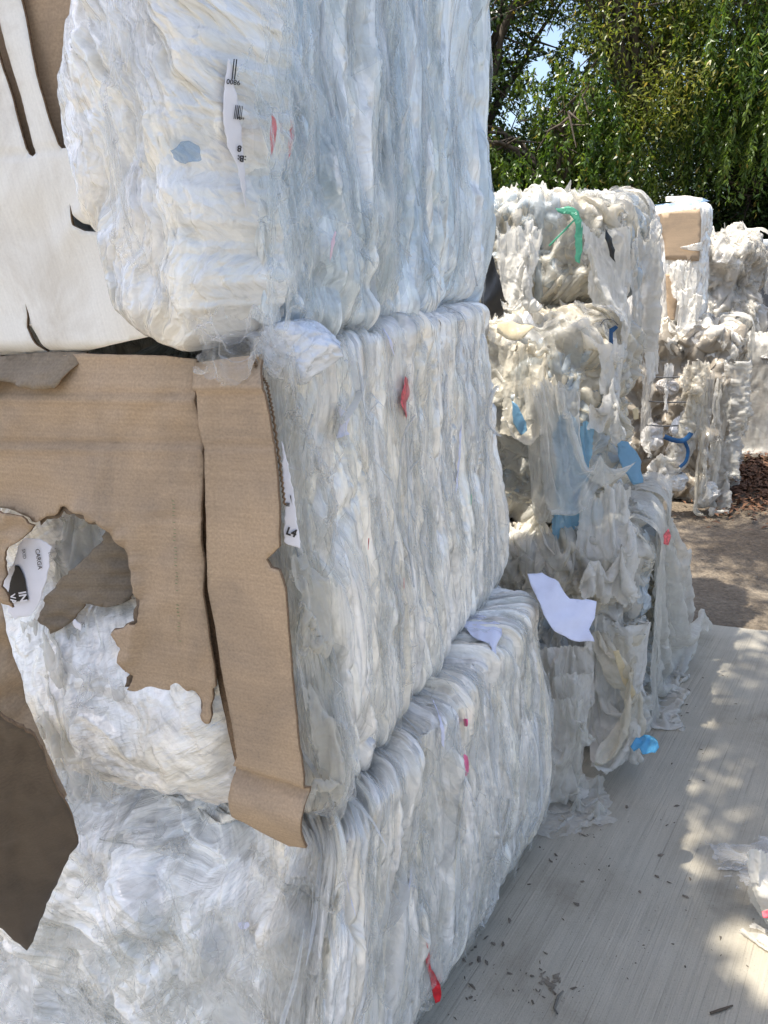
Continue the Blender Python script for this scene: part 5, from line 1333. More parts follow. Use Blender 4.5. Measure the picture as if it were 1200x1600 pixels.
bx3 = [obb(s3a, .05), obb(s3b, .02), obb(s4a, .04), obb(s4b, .03)]
for (bl, T_, kind, f, w_, h_, ov, mat, sd) in [
    (s3a, s3aT, 'R', .5, .4, .7, .15, 'sheet', 223), (s4a, s4aT, 'F', .8, .4, 1.1, .06, 'sheet', 226), (s4b, s4bT, 'R', .3, .4, .5, .15, 'sheet', 228)]:
    draped('draped_film', T_, mat, edge_front(bl, f) if kind == 'F' else edge_right(bl, f), fN if kind == 'F' else rN, w_, h_, ov, sd, bx3, n=(26, 32), steps=90)
for bl, T_, sd, n_, mt in ((s3a, s3aT, 811, 18, 'rag_dirty_shade'), (s4a, s4aT, 812, 14, 'rag_dirty_shade'), (s4b, s4bT, 813, 14, 'rag_grey')):
    rags(bl, 'crumpled_film', n_, (.15, bl.edge[0] + bl.edge[1] * .9), (.04, bl.H + .15), T_, mt, sd, size=(.28, .6), zs=.4)
rags(s3a, 'sunlit_film', 10, (.2, s3a.edge[0] + .5), (s3a.H - .06, s3a.H + .25), s3aT, 'rag_white', 815, size=(.2, .4))  # whiter rags put the sunlit look of the top into the colour

# cardboard on the square bale
fp = s3b.top[1] + fN * .035
board('cardboard_panel', [(1028, 334), (1050, 331), (1093, 326), (1096, 345), (1095, 372), (1092, 408), (1040, 406), (1038, 380), (1032, 360)], [], fp, fN, s3bT, CB, thick=.008, step=8, ragged=.6, seed=61, axis=(1, 0, 0), deform=lambda P, uv: -.004 * np.exp(-((P[:, 0] - 1046) / 1.5) ** 2) + .0 * P[:, 0])
board('cardboard_panel', [(1040, 428), (1060, 426), (1059, 460), (1054, 500), (1044, 500), (1041, 470)], [], fp + fN * .01, fN, s3bT, CB, thick=.008, step=6, ragged=.6, seed=62, axis=(1, 0, 0))
film_piece('film_tongue', [(1062, 386), (1080, 382), (1096, 378), (1098, 392), (1084, 392), (1066, 389)], fp + fN * .03, fN, 'sheet_milky', s3bT, 321, folds=.01, step=4, rg=.6)
film_piece('blue_liner', [(1020, 322), (1060, 318), (1098, 312), (1108, 316), (1090, 320), (1040, 325)], s3b.top[1] + np.array([0, 0, .03]), unit(np.array([0, -.5, .87])), 'sheet_blue2', s3bT, 323, folds=.008, step=4, rg=.4)
film_piece('white_board', [(1040, 308), (1070, 306), (1098, 309), (1098, 314), (1066, 315), (1040, 316)], s3b.top[1] + Rd * .3 + np.array([0, 0, .06]), unit(np.array([0, -.6, .8])), 'sheet_milky', s3bT, 324, folds=.006, step=4, rg=.5)
# wires, straps and hanging strips on the wired bale
for yy_, a_, b_ in ((588, 1012, 1062), (627, 1014, 1078), (664, 1010, 1060), (738, 1012, 1066)):
    line_thing('bale_wire', s3aT, [(a_, yy_), ((a_ + b_) / 2, yy_ + 2), (b_, yy_ + 1)], 5.02, .005, 'wire')
cquad('white_wrap', s3bT, 'sheet_milky', [(1046, 402, 5.5), (1092, 402, 5.5), (1100, 505, 5.3), (1058, 506, 5.25)], 322, excess=(1.4, 1.05), bulge=.08, boxes=bx3, label='sunlit white film wrap bulging below the cardboard')
cquad('white_wrap', s3bT, 'sheet_milky', [(1044, 410, 5.48), (1075, 398, 5.46), (1085, 440, 5.35), (1060, 432, 5.35)], 343, excess=(1.3, 1.2), bulge=.06, boxes=bx3)
for k, (cor, ex, mt) in enumerate([([(1100, 575, 5.1), (1118, 575, 5.1), (1114, 770, 4.95), (1100, 770, 4.95)], (1.6, 1.05), 'sheet'),
        ([(1085, 590, 5.05), (1112, 640, 5.05), (1035, 742, 4.92), (1004, 738, 4.95)], (1.5, 1.08), 'sheet'),
        ([(1120, 580, 5.15), (1142, 590, 5.2), (1146, 770, 5.1), (1130, 775, 5.0)], (1.5, 1.06), 'sheet'),
        ([(1090, 600, 5.05), (1108, 600, 5.05), (1116, 785, 4.95), (1104, 785, 4.95)], (1.7, 1.1), 'sheet_cream2'),
        ([(1038, 565, 5.05), (1056, 565, 5.05), (1046, 628, 4.95), (1036, 626, 4.95)], (1.3, 1.05), 'sheet_milky'),
        ([(1006, 560, 5.05), (1024, 560, 5.05), (1020, 710, 4.95), (1010, 710, 4.95)], (1.5, 1.05), 'sheet'),
        ([(1130, 560, 5.2), (1152, 570, 5.4), (1158, 660, 5.3), (1140, 655, 5.1)], (1.5, 1.1), 'sheet'),
        ([(1068, 560, 5.05), (1110, 560, 5.1), (1108, 660, 4.95), (1062, 640, 4.95)], (1.6, 1.3), 'sheet_cream2'),
        ([(1110, 690, 5.1), (1146, 680, 5.2), (1142, 780, 5.05), (1112, 790, 4.95)], (1.6, 1.3), 'sheet')]):
    pn = ('TL', 'TR', 'BR', 'BL') if k == 1 else ('TL', 'TR')
    cquad('film_strip', s3aT, mt, cor, 380 + k, excess=ex, n=(16, 40), steps=70, boxes=bx3, pins=pn, ragged=.05, nail=1, relief=.02)
strap(s3aT, [(1038, 682), (1052, 688), (1068, 690), (1078, 680), (1080, 676)], 4.96, .032, 'blue', name='blue_strap')
strap(s3aT, [(1070, 690), (1076, 704), (1072, 722), (1062, 730)], 4.955, .022, 'blue', name='blue_strap')
for i, (a_, b_, r_, t_) in enumerate([((1018, 660), (1022, 705), .07, (.60, .57, .53)), ((1060, 650), (1078, 690), .07, (.72, .71, .69)), ((1058, 735), (1056, 768), .075, (.74, .73, .70)), ((1090, 755), (1106, 792), .09, (.58, .55, .49)), ((1052, 690), (1066, 735), .07, (.56, .51, .44)), ((1024, 600), (1060, 612), .06, (.46, .42, .38))]):
    film_lump('bag', s3aT, aty(*a_, 5.08), aty(*b_, 5.04), r_, 350 + i, mat='film_soft', tint=t_, pl=.16)
# loose, puckered film along the sunlit tops
for bl, T_, sd in ((s3a, s3aT, 401), (s2c, s2cT, 402), (s2b, s2bT, 403), (s4b, s4bT, 404), (s2a, s2aT, 405)):
    veils(bl, 'loose_film', 30, (bl.edge[0] * .25, bl.edge[0] + bl.edge[1] * .8), (.1, bl.H + .2), T_, M['sheet'], sd, width=(.05, .14), length=(.10, .3), lift=.02, wr=.010, tilt=1.4)
    ribbons(bl, 'torn_fringe', 26, (bl.edge[0] * .3, bl.edge[0] + bl.edge[1] * .6), (bl.H - .10, bl.H + .10), T_, M['sheet_milky'], sd, width=(.012, .05), length=(.05, .14), lift=.02, along=False)

# ================================================================== loose things on the ground and on the bales
def piece_thing(name, label, cat, poly, p0, nrm, mat, seed, **k):
    V0 = atplane(np.array([np.mean([p[0] for p in poly])]), np.array([np.mean([p[1] for p in poly])]), np.asarray(p0, float), unit(nrm))[0]
    t_ = thing(name, label, cat, V0)
    film_piece('sheet', poly, p0, nrm, mat, t_, seed, **k)
    return t_
piece_thing('paper_sheet', 'lilac white sheet of paper sticking out over the end of the bottom near bale', 'paper', [(822, 900), (845, 898), (870, 914), (890, 936), (916, 937), (932, 940), (929, 966), (920, 984), (926, 1006), (900, 1001), (864, 990), (846, 966), (832, 930)], bt_f + V3(.06, .02, .03), [.15, -.62, .77], 'paper', 501, folds=.016, fs=70., rg=.8, step=5, thick=.0006)
def yz(px, py, z): return float(atz(np.array(float(px)), np.array(float(py)), z)[1])
cfT = thing('clear_film', 'flattened clear film lying on the concrete at the foot of the stacks', 'plastic film', atz(900, 1260, 0))
cquad('sheet', cfT, 'sheet', [(842, 1222, yz(842, 1222, .05)), (940, 1212, yz(940, 1212, .06)), (966, 1282, yz(966, 1282, .01)), (824, 1308, yz(824, 1308, .01))], 502, excess=(1.30, 1.25), bulge=.05, grav=6, nail=2, boxes=(), ragged=.08, relief=.006)
cquad('folded_edge', cfT, 'sheet', [(870, 1200, yz(870, 1200, .10)), (945, 1205, yz(945, 1205, .08)), (950, 1262, yz(950, 1262, .02)), (850, 1262, yz(850, 1262, .03))], 505, excess=(1.4, 1.25), bulge=.05, grav=5, nail=2, boxes=(), ragged=.08, relief=.006)
piece_thing('blue_film', 'crumpled sky blue film scrap on the concrete', 'plastic film', [(984, 1172), (992, 1160), (1006, 1153), (1022, 1158), (1030, 1168), (1024, 1176), (1004, 1180), (990, 1178)], V3(0, 0, .03), [0, -.2, 1], 'sheet_skyblue', 503, folds=.02, rg=1, step=4, fs=18.)
bT = thing('film_bundle', 'knotted bundle of white net like film at the right edge of the concrete', 'plastic film', atz(1195, 1440, 0))
cquad('bundle_body', bT, 'rag_white', [(1168, 1325, yz(1168, 1400, .12)), (1290, 1290, yz(1290, 1330, .2)), (1290, 1470, yz(1290, 1470, .02)), (1160, 1440, yz(1160, 1440, .01))], 361, excess=(1.5, 1.4), bulge=.10, grav=2, nail=6, boxes=(), ragged=.05, relief=.01)
cquad('net_film', bT, 'sheet', [(1160, 1340, yz(1160, 1400, .08)), (1290, 1280, yz(1290, 1330, .2)), (1290, 1480, yz(1290, 1480, .02)), (1150, 1446, yz(1150, 1446, .01))], 362, excess=(1.35, 1.3), bulge=.15, grav=1.5, nail=2, boxes=(), ragged=.04, relief=.006)
cquad('clear_skirt', bT, 'sheet_clear', [(1100, 1316, yz(1100, 1316, .01)), (1290, 1298, yz(1290, 1298, .02)), (1290, 1380, yz(1290, 1380, .02)), (1160, 1385, yz(1160, 1385, .01))], 363, excess=(1.25, 1.2), bulge=.04, grav=4, nail=2, boxes=(), ragged=.10, relief=.006)
film_piece('red_scrap', [(1190, 1424), (1206, 1420), (1208, 1434), (1192, 1434)], atz(1195, 1400, .15), unit(np.array([-.25, -.7, .65])), 'redfaint', bT, 364, folds=.004, step=3)
# ================================================================== ground
def ground_mat():
    m, nt, N, L = newmat('dirt')
    out = N('OutputMaterial'); b = N('BsdfPrincipled'); tc = N('TexCoord')
    n1 = N('TexNoise'); setin(n1, Scale=1.3, Detail=8.0, Roughness=.65); L(tc.outputs['Object'], n1.inputs['Vector'])
    n2 = N('TexNoise'); setin(n2, Scale=38.0, Detail=6.0, Roughness=.7); L(tc.outputs['Object'], n2.inputs['Vector'])
    v = N('TexVoronoi'); v.inputs['Scale'].default_value = 45; L(tc.outputs['Object'], v.inputs['Vector'])
    r1 = ramp(N, [(.35, (.13, .10, .07)), (.55, (.19, .155, .115)), (.7, (.25, .21, .16))]); L(n1.outputs['Fac'], r1.inputs['Fac'])  # dirt browns darkened in place of tree shade
    r2 = ramp(N, [(.3, .55), (.65, 1.15)]); L(n2.outputs['Fac'], r2.inputs['Fac'])
    mm = N('MixRGB', blend_type='MULTIPLY'); mm.inputs['Fac'].default_value = 1; L(r1.outputs[0], mm.inputs['Color1']); L(r2.outputs[0], mm.inputs['Color2'])
    L(mm.outputs[0], b.inputs['Base Color']); b.inputs['Roughness'].default_value = .95; b.inputs['Specular IOR Level'].default_value = .2
    ad = N('Math', operation='SUBTRACT'); L(n2.outputs['Fac'], ad.inputs[0]); L(v.outputs['Distance'], ad.inputs[1])
    bp = N('Bump'); setin(bp, Strength=.8, Distance=.02); L(ad.outputs[0], bp.inputs['Height']); L(bp.outputs[0], b.inputs['Normal'])
    L(b.outputs[0], out.inputs['Surface']); return m

def concrete_mat():
    m, nt, N, L = newmat('broom_concrete')
    out = N('OutputMaterial'); b = N('BsdfPrincipled'); tc = N('TexCoord')
    def mapped(rot, sc):
        mp = N('Mapping'); mp.vector_type = 'TEXTURE' if False else 'POINT'
        mp.inputs['Rotation'].default_value = (0, 0, rot); mp.inputs['Scale'].default_value = sc
        L(tc.outputs['Object'], mp.inputs['Vector']); return mp
    R0 = math.radians(35)      # broom strokes run 35 degrees right of straight ahead
    mp = mapped(R0, (1, 1, 1))
    mp2 = N('Mapping'); mp2.inputs['Scale'].default_value = (260, 2.2, 1); L(mp.outputs[0], mp2.inputs['Vector'])
    n1 = N('TexNoise'); setin(n1, Scale=1.0, Detail=4.0, Roughness=.6, Distortion=.25); L(mp2.outputs[0], n1.inputs['Vector'])
    mp3 = N('Mapping'); mp3.inputs['Scale'].default_value = (45, .9, 1); L(mp.outputs[0], mp3.inputs['Vector'])
    n2 = N('TexNoise'); setin(n2, Scale=1.0, Detail=4.0, Roughness=.6); L(mp3.outputs[0], n2.inputs['Vector'])
    n3 = N('TexNoise'); setin(n3, Scale=2.2, Detail=7.0, Roughness=.65, Distortion=.5); L(tc.outputs['Object'], n3.inputs['Vector'])
    n4 = N('TexNoise'); setin(n4, Scale=190.0, Detail=4.0, Roughness=.7); L(tc.outputs['Object'], n4.inputs['Vector'])
    base = ramp(N, [(.30, (.30, .265, .205)), (.45, (.43, .39, .315)), (.6, (.48, .44, .36)), (.75, (.54, .495, .41))]); L(n3.outputs['Fac'], base.inputs['Fac'])
    s1 = ramp(N, [(.28, .66), (.42, .96), (.7, 1.07)]); L(n1.outputs['Fac'], s1.inputs['Fac'])
    s2 = ramp(N, [(.28, .90), (.5, 1.0), (.7, 1.03)]); L(n2.outputs['Fac'], s2.inputs['Fac'])
    s4 = ramp(N, [(.27, .45), (.40, 1.0), (.7, 1.05)]); L(n4.outputs['Fac'], s4.inputs['Fac'])
    prev = base.outputs[0]
    for s in (s1, s2, s4):
        mm = N('MixRGB', blend_type='MULTIPLY'); mm.inputs['Fac'].default_value = 1; L(prev, mm.inputs['Color1']); L(s.outputs[0], mm.inputs['Color2']); prev = mm.outputs[0]
    L(prev, b.inputs['Base Color']); b.inputs['Roughness'].default_value = .85; b.inputs['Specular IOR Level'].default_value = .3
    ad = N('Math', operation='MULTIPLY_ADD'); ad.inputs[1].default_value = .4; L(n4.outputs['Fac'], ad.inputs[0]); L(n1.outputs['Fac'], ad.inputs[2])
    bp = N('Bump'); setin(bp, Strength=.7, Distance=.004); L(ad.outputs[0], bp.inputs['Height']); L(bp.outputs[0], b.inputs['Normal'])
    L(b.outputs[0], out.inputs['Surface']); return m

def struct(name, V, Q, mat, **k):
    o = obj(name, mesh_np(name, V, quads=Q, smooth=False), mat); o['kind'] = 'structure'
    for a, v in k.items(): o[a] = v
    return o

# dirt: one big sheet, gently uneven near the yard
gx = np.concatenate([[-600, -200, -60, -20], np.linspace(-8, 14, 120), [30, 90, 250, 700]]); gy = np.concatenate([[-600, -200, -60, -12], np.linspace(-4, 16, 120), [30, 90, 250, 900]])
GX, GY = np.meshgrid(gx, gy)
near_ = sstep(3.2, 3.8, GY) * (np.abs(GX - 3) < 11) * (GY < 16)
GZ = -.035 + near_ * (.025 + .03 * fbm(GX * 1.2, GY * 1.2, 601, 4))
struct('ground', np.stack([GX, GY, GZ], -1).reshape(-1, 3), gridq(len(gy), len(gx)), ground_mat())
# concrete apron, broken edge towards the dirt
e1, e2 = atz(1100, 975, 0), atz(1200, 986, 0); ed_ = unit(e2 - e1)
xs = np.linspace(-5, 5, 160); er = e1[None] + ed_[None] * xs[:, None] + np.array([0, 1, 0])[None] * (.02 * fbm(xs * 4, xs * 0, 603, 4))[:, None]
er[:, 2] = 0
fr_ = er - np.array([0, 9, 0]) ; V = np.concatenate([fr_, er, er - np.array([0, 0, .1])]); n_ = len(xs)
q1 = np.stack([np.arange(n_ - 1), np.arange(1, n_), np.arange(1, n_) + n_, np.arange(n_ - 1) + n_], -1)
struct('concrete_pavement', V, np.concatenate([q1, q1 + n_]), concrete_mat())

# grit, crumbs of dirt and leaf bits lying about
def chips(n, xy, size, seed, z=.0, flat=.35):
    r = np.random.default_rng(seed); V = []; F = []
    base = np.array([[1, 0, 0], [.3, .9, 0], [-.8, .5, 0], [-.7, -.6, 0], [.4, -.8, 0], [0, 0, 1.0]])
    tri = np.array([[0, 1, 5], [1, 2, 5], [2, 3, 5], [3, 4, 5], [4, 0, 5]])
    s = size[0] + (size[1] - size[0]) * r.random(n) ** 3; a = r.random(n) * 6.28
    P = base[None] * (1 + .4 * r.normal(size=(n, 6, 3))) * s[:, None, None] * np.array([1.4, .7, flat])
    c, s_ = np.cos(a)[:, None], np.sin(a)[:, None]
    X = P[..., 0] * c - P[..., 1] * s_ + xy[:, :1]; Y = P[..., 0] * s_ + P[..., 1] * c + xy[:, 1:]
    Z = np.abs(P[..., 2]) * np.array([0, 0, 0, 0, 0, 1]) + z + .0015
    V = np.stack([X, Y, Z], -1).reshape(-1, 3); T = (np.arange(n)[:, None, None] * 6 + tri[None]).reshape(-1, 3)
    return V, T
r_ = np.random.default_rng(610)
def cloud(n, px, py, sx, sy):
    return atz(r_.normal(px, sx, n), r_.normal(py, sy, n), 0)[:, :2]
xy = np.concatenate([cloud(25, 960, 1400, 120, 90), cloud(25, 850, 1550, 30, 14), cloud(18, 1060, 1250, 70, 60), cloud(40, 1000, 1480, 140, 80), cloud(70, 900, 1330, 70, 35), cloud(50, 1060, 1080, 60, 40), cloud(70, 730, 1500, 40, 60)])
V, T = chips(len(xy), xy, (.001, .007), 611)
o = obj('grit', mesh_np('grit', V, tris=T, smooth=False), plain_mat('grit', (.14, .12, .095), rough=.9, noise=.5, scale=30)); o['kind'] = 'stuff'
xy = cloud(22, 850, 1530, 18, 14); V, T = chips(len(xy), xy, (.004, .015), 612, flat=.5)
o = obj('dirt_crumbs', mesh_np('dirt_crumbs', V, tris=T, smooth=False), plain_mat('mud', (.16, .14, .11), rough=.95, noise=.4, scale=30)); o['kind'] = 'stuff'
xy = np.stack([r_.uniform(1.3, 6, 900), r_.uniform(3.5, 8, 900)], -1); V, T = chips(900, xy, (.004, .018), 613, z=-.01)
o = obj('gravel', mesh_np('gravel', V, tris=T, smooth=False), plain_mat('pebble', (.22, .19, .15), rough=.9, noise=.4, scale=8)); o['kind'] = 'stuff'
# brown leaf litter at the edge of the dirt
def leaf_quads(cen, L_, W_, dirs, nrm, bend=.15):
    n = len(cen); d = dirs / (np.linalg.norm(dirs, axis=1, keepdims=True) + 1e-9)
    s = np.cross(d, nrm); s /= np.linalg.norm(s, axis=1, keepdims=True) + 1e-9; u = np.cross(s, d)
    L_ = np.broadcast_to(L_, n)[:, None]; W_ = np.broadcast_to(W_, n)[:, None]
    a = cen; b = cen + d * L_ * .45 + s * W_ * .5 + u * L_ * bend; c = cen + d * L_; e = cen + d * L_ * .45 - s * W_ * .5 + u * L_ * bend
    V = np.stack([a, b, c, e], 1); return V.reshape(-1, 3), np.arange(4 * n).reshape(-1, 4)
n = 3200
pxy = atz(r_.normal(1190, 50, n), r_.normal(752, 24, n), 0); pxy[:, 2] = r_.uniform(-.01, .05, n)
V, Q = leaf_quads(pxy, r_.uniform(.03, .08, n), r_.uniform(.012, .03, n), np.stack([r_.normal(size=n), r_.normal(size=n), r_.normal(0, .25, n)], -1), np.array([0, 0, 1.0]) + r_.normal(0, .3, (n, 3)))
o = obj('leaf_litter', mesh_np('leaf_litter', V, quads=Q, smooth=False), plain_mat('dry_leaf', (.15, .075, .04), rough=.8, noise=.6, scale=14)); o['kind'] = 'stuff'
tw = atz(np.array([1110, 1125, 1145.]), np.array([1583, 1578, 1571.]), .004)
V, Q = tube(tw, np.array([.003, .0035, .002]), 6)
bake_single('twig', V, plain_mat('twig', (.09, .07, .05), rough=.9), 'thin dark twig lying on the concrete near the lower right corner', 'twig', quads=Q)
tw = atz(np.array([880, 872, 866, 871.]), np.array([1548, 1556, 1575, 1584.]), .006)
V, Q = tube(tw, np.array([.002, .003, .003, .002]), 6)
bake_single('twig', V, plain_mat('twig_grey', (.13, .12, .10), rough=.9), 'short bent twig among the dirt crumbs beside the bottom bale', 'twig', quads=Q)

# ================================================================== far wall
wl = aty(np.array(1181.), np.array(420.), 9.0)
zt = aty(np.array(1195.), np.array(374.), 9.0)[2]
def boxV(x0, x1, y0, y1, z0, z1):
    V = np.array([(x, y, z) for z in (z0, z1) for y in (y0, y1) for x in (x0, x1)], float)
    return V, np.array([[0, 2, 3, 1], [4, 5, 7, 6], [0, 1, 5, 4], [2, 6, 7, 3], [0, 4, 6, 2], [1, 3, 7, 5]])
cT = thing('steel_container', 'dark grey steel container with a pale top rim under the trees', 'container', V3(wl[0], 9.0, -.03))
nxr = 200; xr = wl[0] + np.linspace(0, 6.0, nxr); prof = 9.03 + .018 * np.clip(np.sin(np.linspace(0, 6, nxr) * 2 * math.pi / .28) * 2.2, -1, 1)
Vr = np.stack([np.stack([xr, prof, np.full(nxr, z)], -1) for z in (-.03, zt - .12)], 0)
part('ribbed_side', Vr, plain_mat('container_paint', (.10, .105, .11), rough=.55, noise=.25, scale=5), cT, quads=gridq(2, nxr), smooth=False)
V, Q = boxV(wl[0] - .04, wl[0] + 6, 8.97, 11.2, zt - .118, zt)
part('roof_rim', V, plain_mat('container_rim', (.30, .33, .36), rough=.5, noise=.2, scale=5), cT, quads=Q, smooth=False)
V, Q = boxV(wl[0] - .03, wl[0] + 5.98, 9.08, 11.18, -.03, zt - .12)
part('shell', V, plain_mat('container_shell', (.09, .095, .10), rough=.55, noise=.25, scale=5), cT, quads=Q, smooth=False)

# ================================================================== trees
SUNV = np.array([math.sin(math.radians(-100)) * math.cos(math.radians(71)), math.cos(math.radians(-100)) * math.cos(math.radians(71)), math.sin(math.radians(71))])
def leaf_mat(name, trans=.38, rough=.32):
    m, nt, N, L = newmat(name)
    out = N('OutputMaterial'); b = N('BsdfPrincipled'); at = N('Attribute', attribute_name='tint'); tl = N('BsdfTranslucent')
    L(at.outputs['Color'], b.inputs['Base Color']); b.inputs['Roughness'].default_value = rough; b.inputs['Specular IOR Level'].default_value = .5
    hs = N('HueSaturation'); hs.inputs['Value'].default_value = 1.5; hs.inputs['Saturation'].default_value = 1.1; L(at.outputs['Color'], hs.inputs['Color']); L(hs.outputs[0], tl.inputs['Color'])
    mx = N('MixShader'); mx.inputs[0].default_value = trans; L(b.outputs[0], mx.inputs[1]); L(tl.outputs[0], mx.inputs[2]); L(mx.outputs[0], out.inputs['Surface'])
    return m
LM = leaf_mat('leaf')
BK = plain_mat('bark', (.075, .06, .045), rough=.9, noise=.4, scale=18, bump=.6)

def tree(label, base, height, crown_c, crown_r, n_clump, per, leaf, cols, seed, droop=0.0, strand=0, open_=.0, spread=.30, trunk_r=.16, lean=(0, 0), gaps=(), extra=()):
    r = np.random.default_rng(seed)
    base = np.array(base, float); cc = np.array(crown_c, float); cr = np.array(crown_r, float)
    T_ = thing('tree', label, 'tree', base)
    # trunk and limbs
    fork = base + (cc - base) * np.array([.5, .5, 0]) + np.array([lean[0], lean[1], (cc[2] - cr[2] * .7) - base[2]])
    k = np.linspace(0, 1, 12)[:, None]
    tp = base + (fork - base) * k + np.concatenate([.10 * fbm(k * 3 + seed, k * 0, seed, 2), .10 * fbm(k * 3 + seed + 5, k * 0, seed, 2), 0 * k], 1)
    V, Q = tube(tp, np.linspace(trunk_r, trunk_r * .65, 12), 12); part('trunk', V, BK, T_, quads=Q)
    segs = []; tips = []
    for i in range(16):
        d = r.normal(size=3); d[2] = abs(d[2]) * .8 + .1; d /= np.linalg.norm(d)
        tip = cc + d * cr * r.uniform(.55, .95); kk = np.linspace(0, 1, 10)[:, None]
        p = fork + (tip - fork) * kk + np.array([0, 0, .35]) * np.sin(kk * math.pi) + .12 * np.concatenate([fbm(kk * 4 + i * 9, kk * 0, seed + 1, 2), fbm(kk * 4 + i * 9 + 4, kk * 0, seed + 2, 2), 0 * kk], 1)
        segs.append(tube(p, np.linspace(trunk_r * .42, .012, 10), 7)); tips += [p[5], p[7], p[9]]
        for j in range(6):
            q0 = p[r.integers(4, 10)]; d2 = r.normal(size=3); d2[2] -= droop * .8; d2 /= np.linalg.norm(d2)
            e = q0 + d2 * r.uniform(.3, .9) * cr.mean() * .5; e = cc + np.clip((e - cc) / cr, -1, 1) * cr
            pp = q0 + (e - q0) * np.linspace(0, 1, 5)[:, None]; segs.append(tube(pp, np.linspace(.018, .005, 5), 5)); tips += [pp[2], pp[4]]
    V, Q = joinm(segs); part('limbs', V, BK, T_, quads=Q)
    tips = np.array(tips)
    # clumps: at the twigs, and through the crown where a noise field leaves it closed
    m = n_clump * 4
    d = r.normal(size=(m, 3)); d /= np.linalg.norm(d, axis=1, keepdims=True)
    c = cc + d * cr * (r.random((m, 1)) ** .45)
    f = fbm(c[:, 0] * .9 + c[:, 1] * .35, c[:, 2] * .9 + seed, seed + 7, 3) + .4 * perlin(c[:, 0] * 2.2, c[:, 2] * 2.2 + c[:, 1], seed + 8)
    c = c[f > open_][:n_clump]
    c = np.concatenate([c, tips[r.integers(0, len(tips), n_clump // 3)] + r.normal(0, .08, (n_clump // 3, 3))])
    for ec, er, en in extra: c = np.concatenate([c, np.array(ec) + r.normal(0, .45, (en, 3)) * np.array(er)])
    for gp, gd, gr in gaps:      # openings in the crown the sun comes through
        gd = unit(gd); dv = c - np.array(gp); c = c[np.linalg.norm(dv - (dv @ gd)[:, None] * gd, axis=1) > gr]
    nC = len(c)
    tone = np.clip(.5 + .45 * fbm(c[:, 0] * 1.3, c[:, 2] * 1.3 + c[:, 1], seed + 11, 2) + r.normal(0, .18, nC), 0, 1)
    if strand:
        # hanging branchlets with leaves off both sides
        Ls = r.uniform(.35, 1.0, nC) * strand
        t = (np.arange(per) + .5) / per
        sway = r.normal(0, .16, (nC, 2))
        P = c[:, None, :] + np.stack([sway[:, :1] * (t[None] ** .7) * Ls[:, None], sway[:, 1:] * (t[None] ** .7) * Ls[:, None], -t[None] * Ls[:, None]], -1)
        P[..., :2] += .05 * np.sin(t[None] * 5 + r.random((nC, 1)) * 6.28)[..., None]
        P = P.reshape(-1, 3); n = len(P)
        dr = np.stack([r.normal(size=n), r.normal(size=n), r.normal(-.9 * droop - .3, .45, n)], -1)
        tn = np.repeat(tone, per)
    else:
        P = (c[:, None, :] + r.normal(0, spread, (nC, per, 3)) * np.array([1, 1, .75])).reshape(-1, 3); n = len(P)
        dr = r.normal(size=(n, 3)); dr[:, 2] -= droop
        tn = np.repeat(tone, per)
    if gaps:
        ok = np.ones(n, bool)
        for gp, gd, gr in gaps:
            gd = unit(gd); dv = P - np.array(gp); ok &= np.linalg.norm(dv - (dv @ gd)[:, None] * gd, axis=1) > gr * .8
        P, dr, tn = P[ok], dr[ok], tn[ok]; n = len(P)
    L_ = leaf[0] * r.uniform(.6, 1.25, n); W_ = leaf[1] * r.uniform(.7, 1.25, n)
    V, Q = leaf_quads(P, L_, W_, dr, r.normal(size=(n, 3)) + np.array([0, 0, .8]))
    cols = np.array(cols, float); tn = np.clip(tn + r.normal(0, .14, n), 0, .999); x = tn * (len(cols) - 1); i0 = x.astype(int); fx = (x - i0)[:, None]
    col = cols[i0] * (1 - fx) + cols[np.clip(i0 + 1, 0, len(cols) - 1)] * fx
    sp = r.random(n) < .03; col[sp] = np.array([.30, .24, .06])
    part('crown', V, LM, T_, quads=Q, tint=np.repeat(col, 4, 0), smooth=False)
    return T_

DK = [(0.0194, 0.037, 0.0106), (0.0352, 0.0616, 0.015), (0.0572, 0.0924, 0.022), (0.088, 0.1276, 0.0317)]
YG = [(0.0581, 0.0919, 0.0175), (0.1064, 0.1451, 0.0251), (0.1742, 0.2032, 0.0368), (0.2709, 0.2613, 0.0581)]
MG = [(0.0276, 0.0598, 0.0129), (0.0598, 0.1104, 0.0184), (0.1104, 0.1748, 0.0276), (0.1748, 0.23, 0.0414)]
GAPS = [(CP, ray(float(a), float(b)), r_) for a, b, r_ in ((842, 110, .20), (862, 60, .18), (800, 190, .14), (905, 95, .14), (960, 188, .10), (1010, 265, .10), (780, 60, .14), (838, 160, .2))]
tree('tall dark broad leaved tree with sky showing through, left of the other trees', (.9, 11.8, 0), 6, (1.5, 11.6, 4.3), (1.7, 1.3, 2.6), 400, 66, (.075, .040), DK, 701, open_=.22, spread=.22, gaps=GAPS)
tree('yellow green tree standing in the middle of the treeline', (3.4, 11.2, 0), 6, (3.55, 11.0, 4.7), (1.5, 1.3, 2.3), 400, 66, (.085, .022), YG, 702, droop=.6, open_=.10, spread=.22, gaps=GAPS)
tree('drooping green tree with long hanging branchlets, at the right', (5.3, 10.6, 0), 6, (5.3, 10.4, 4.6), (1.7, 1.3, 2.3), 760, 46, (.09, .024), MG, 703, droop=1.2, strand=1.15, open_=.02)
tree('low weeping tree with bright green fronds between the dark and the yellow ones', (2.5, 10.8, 0), 4, (2.5, 10.7, 3.0), (1.35, .9, 1.15), 480, 44, (.08, .026), MG, 704, droop=1.0, strand=.9, open_=-.05, trunk_r=.1)
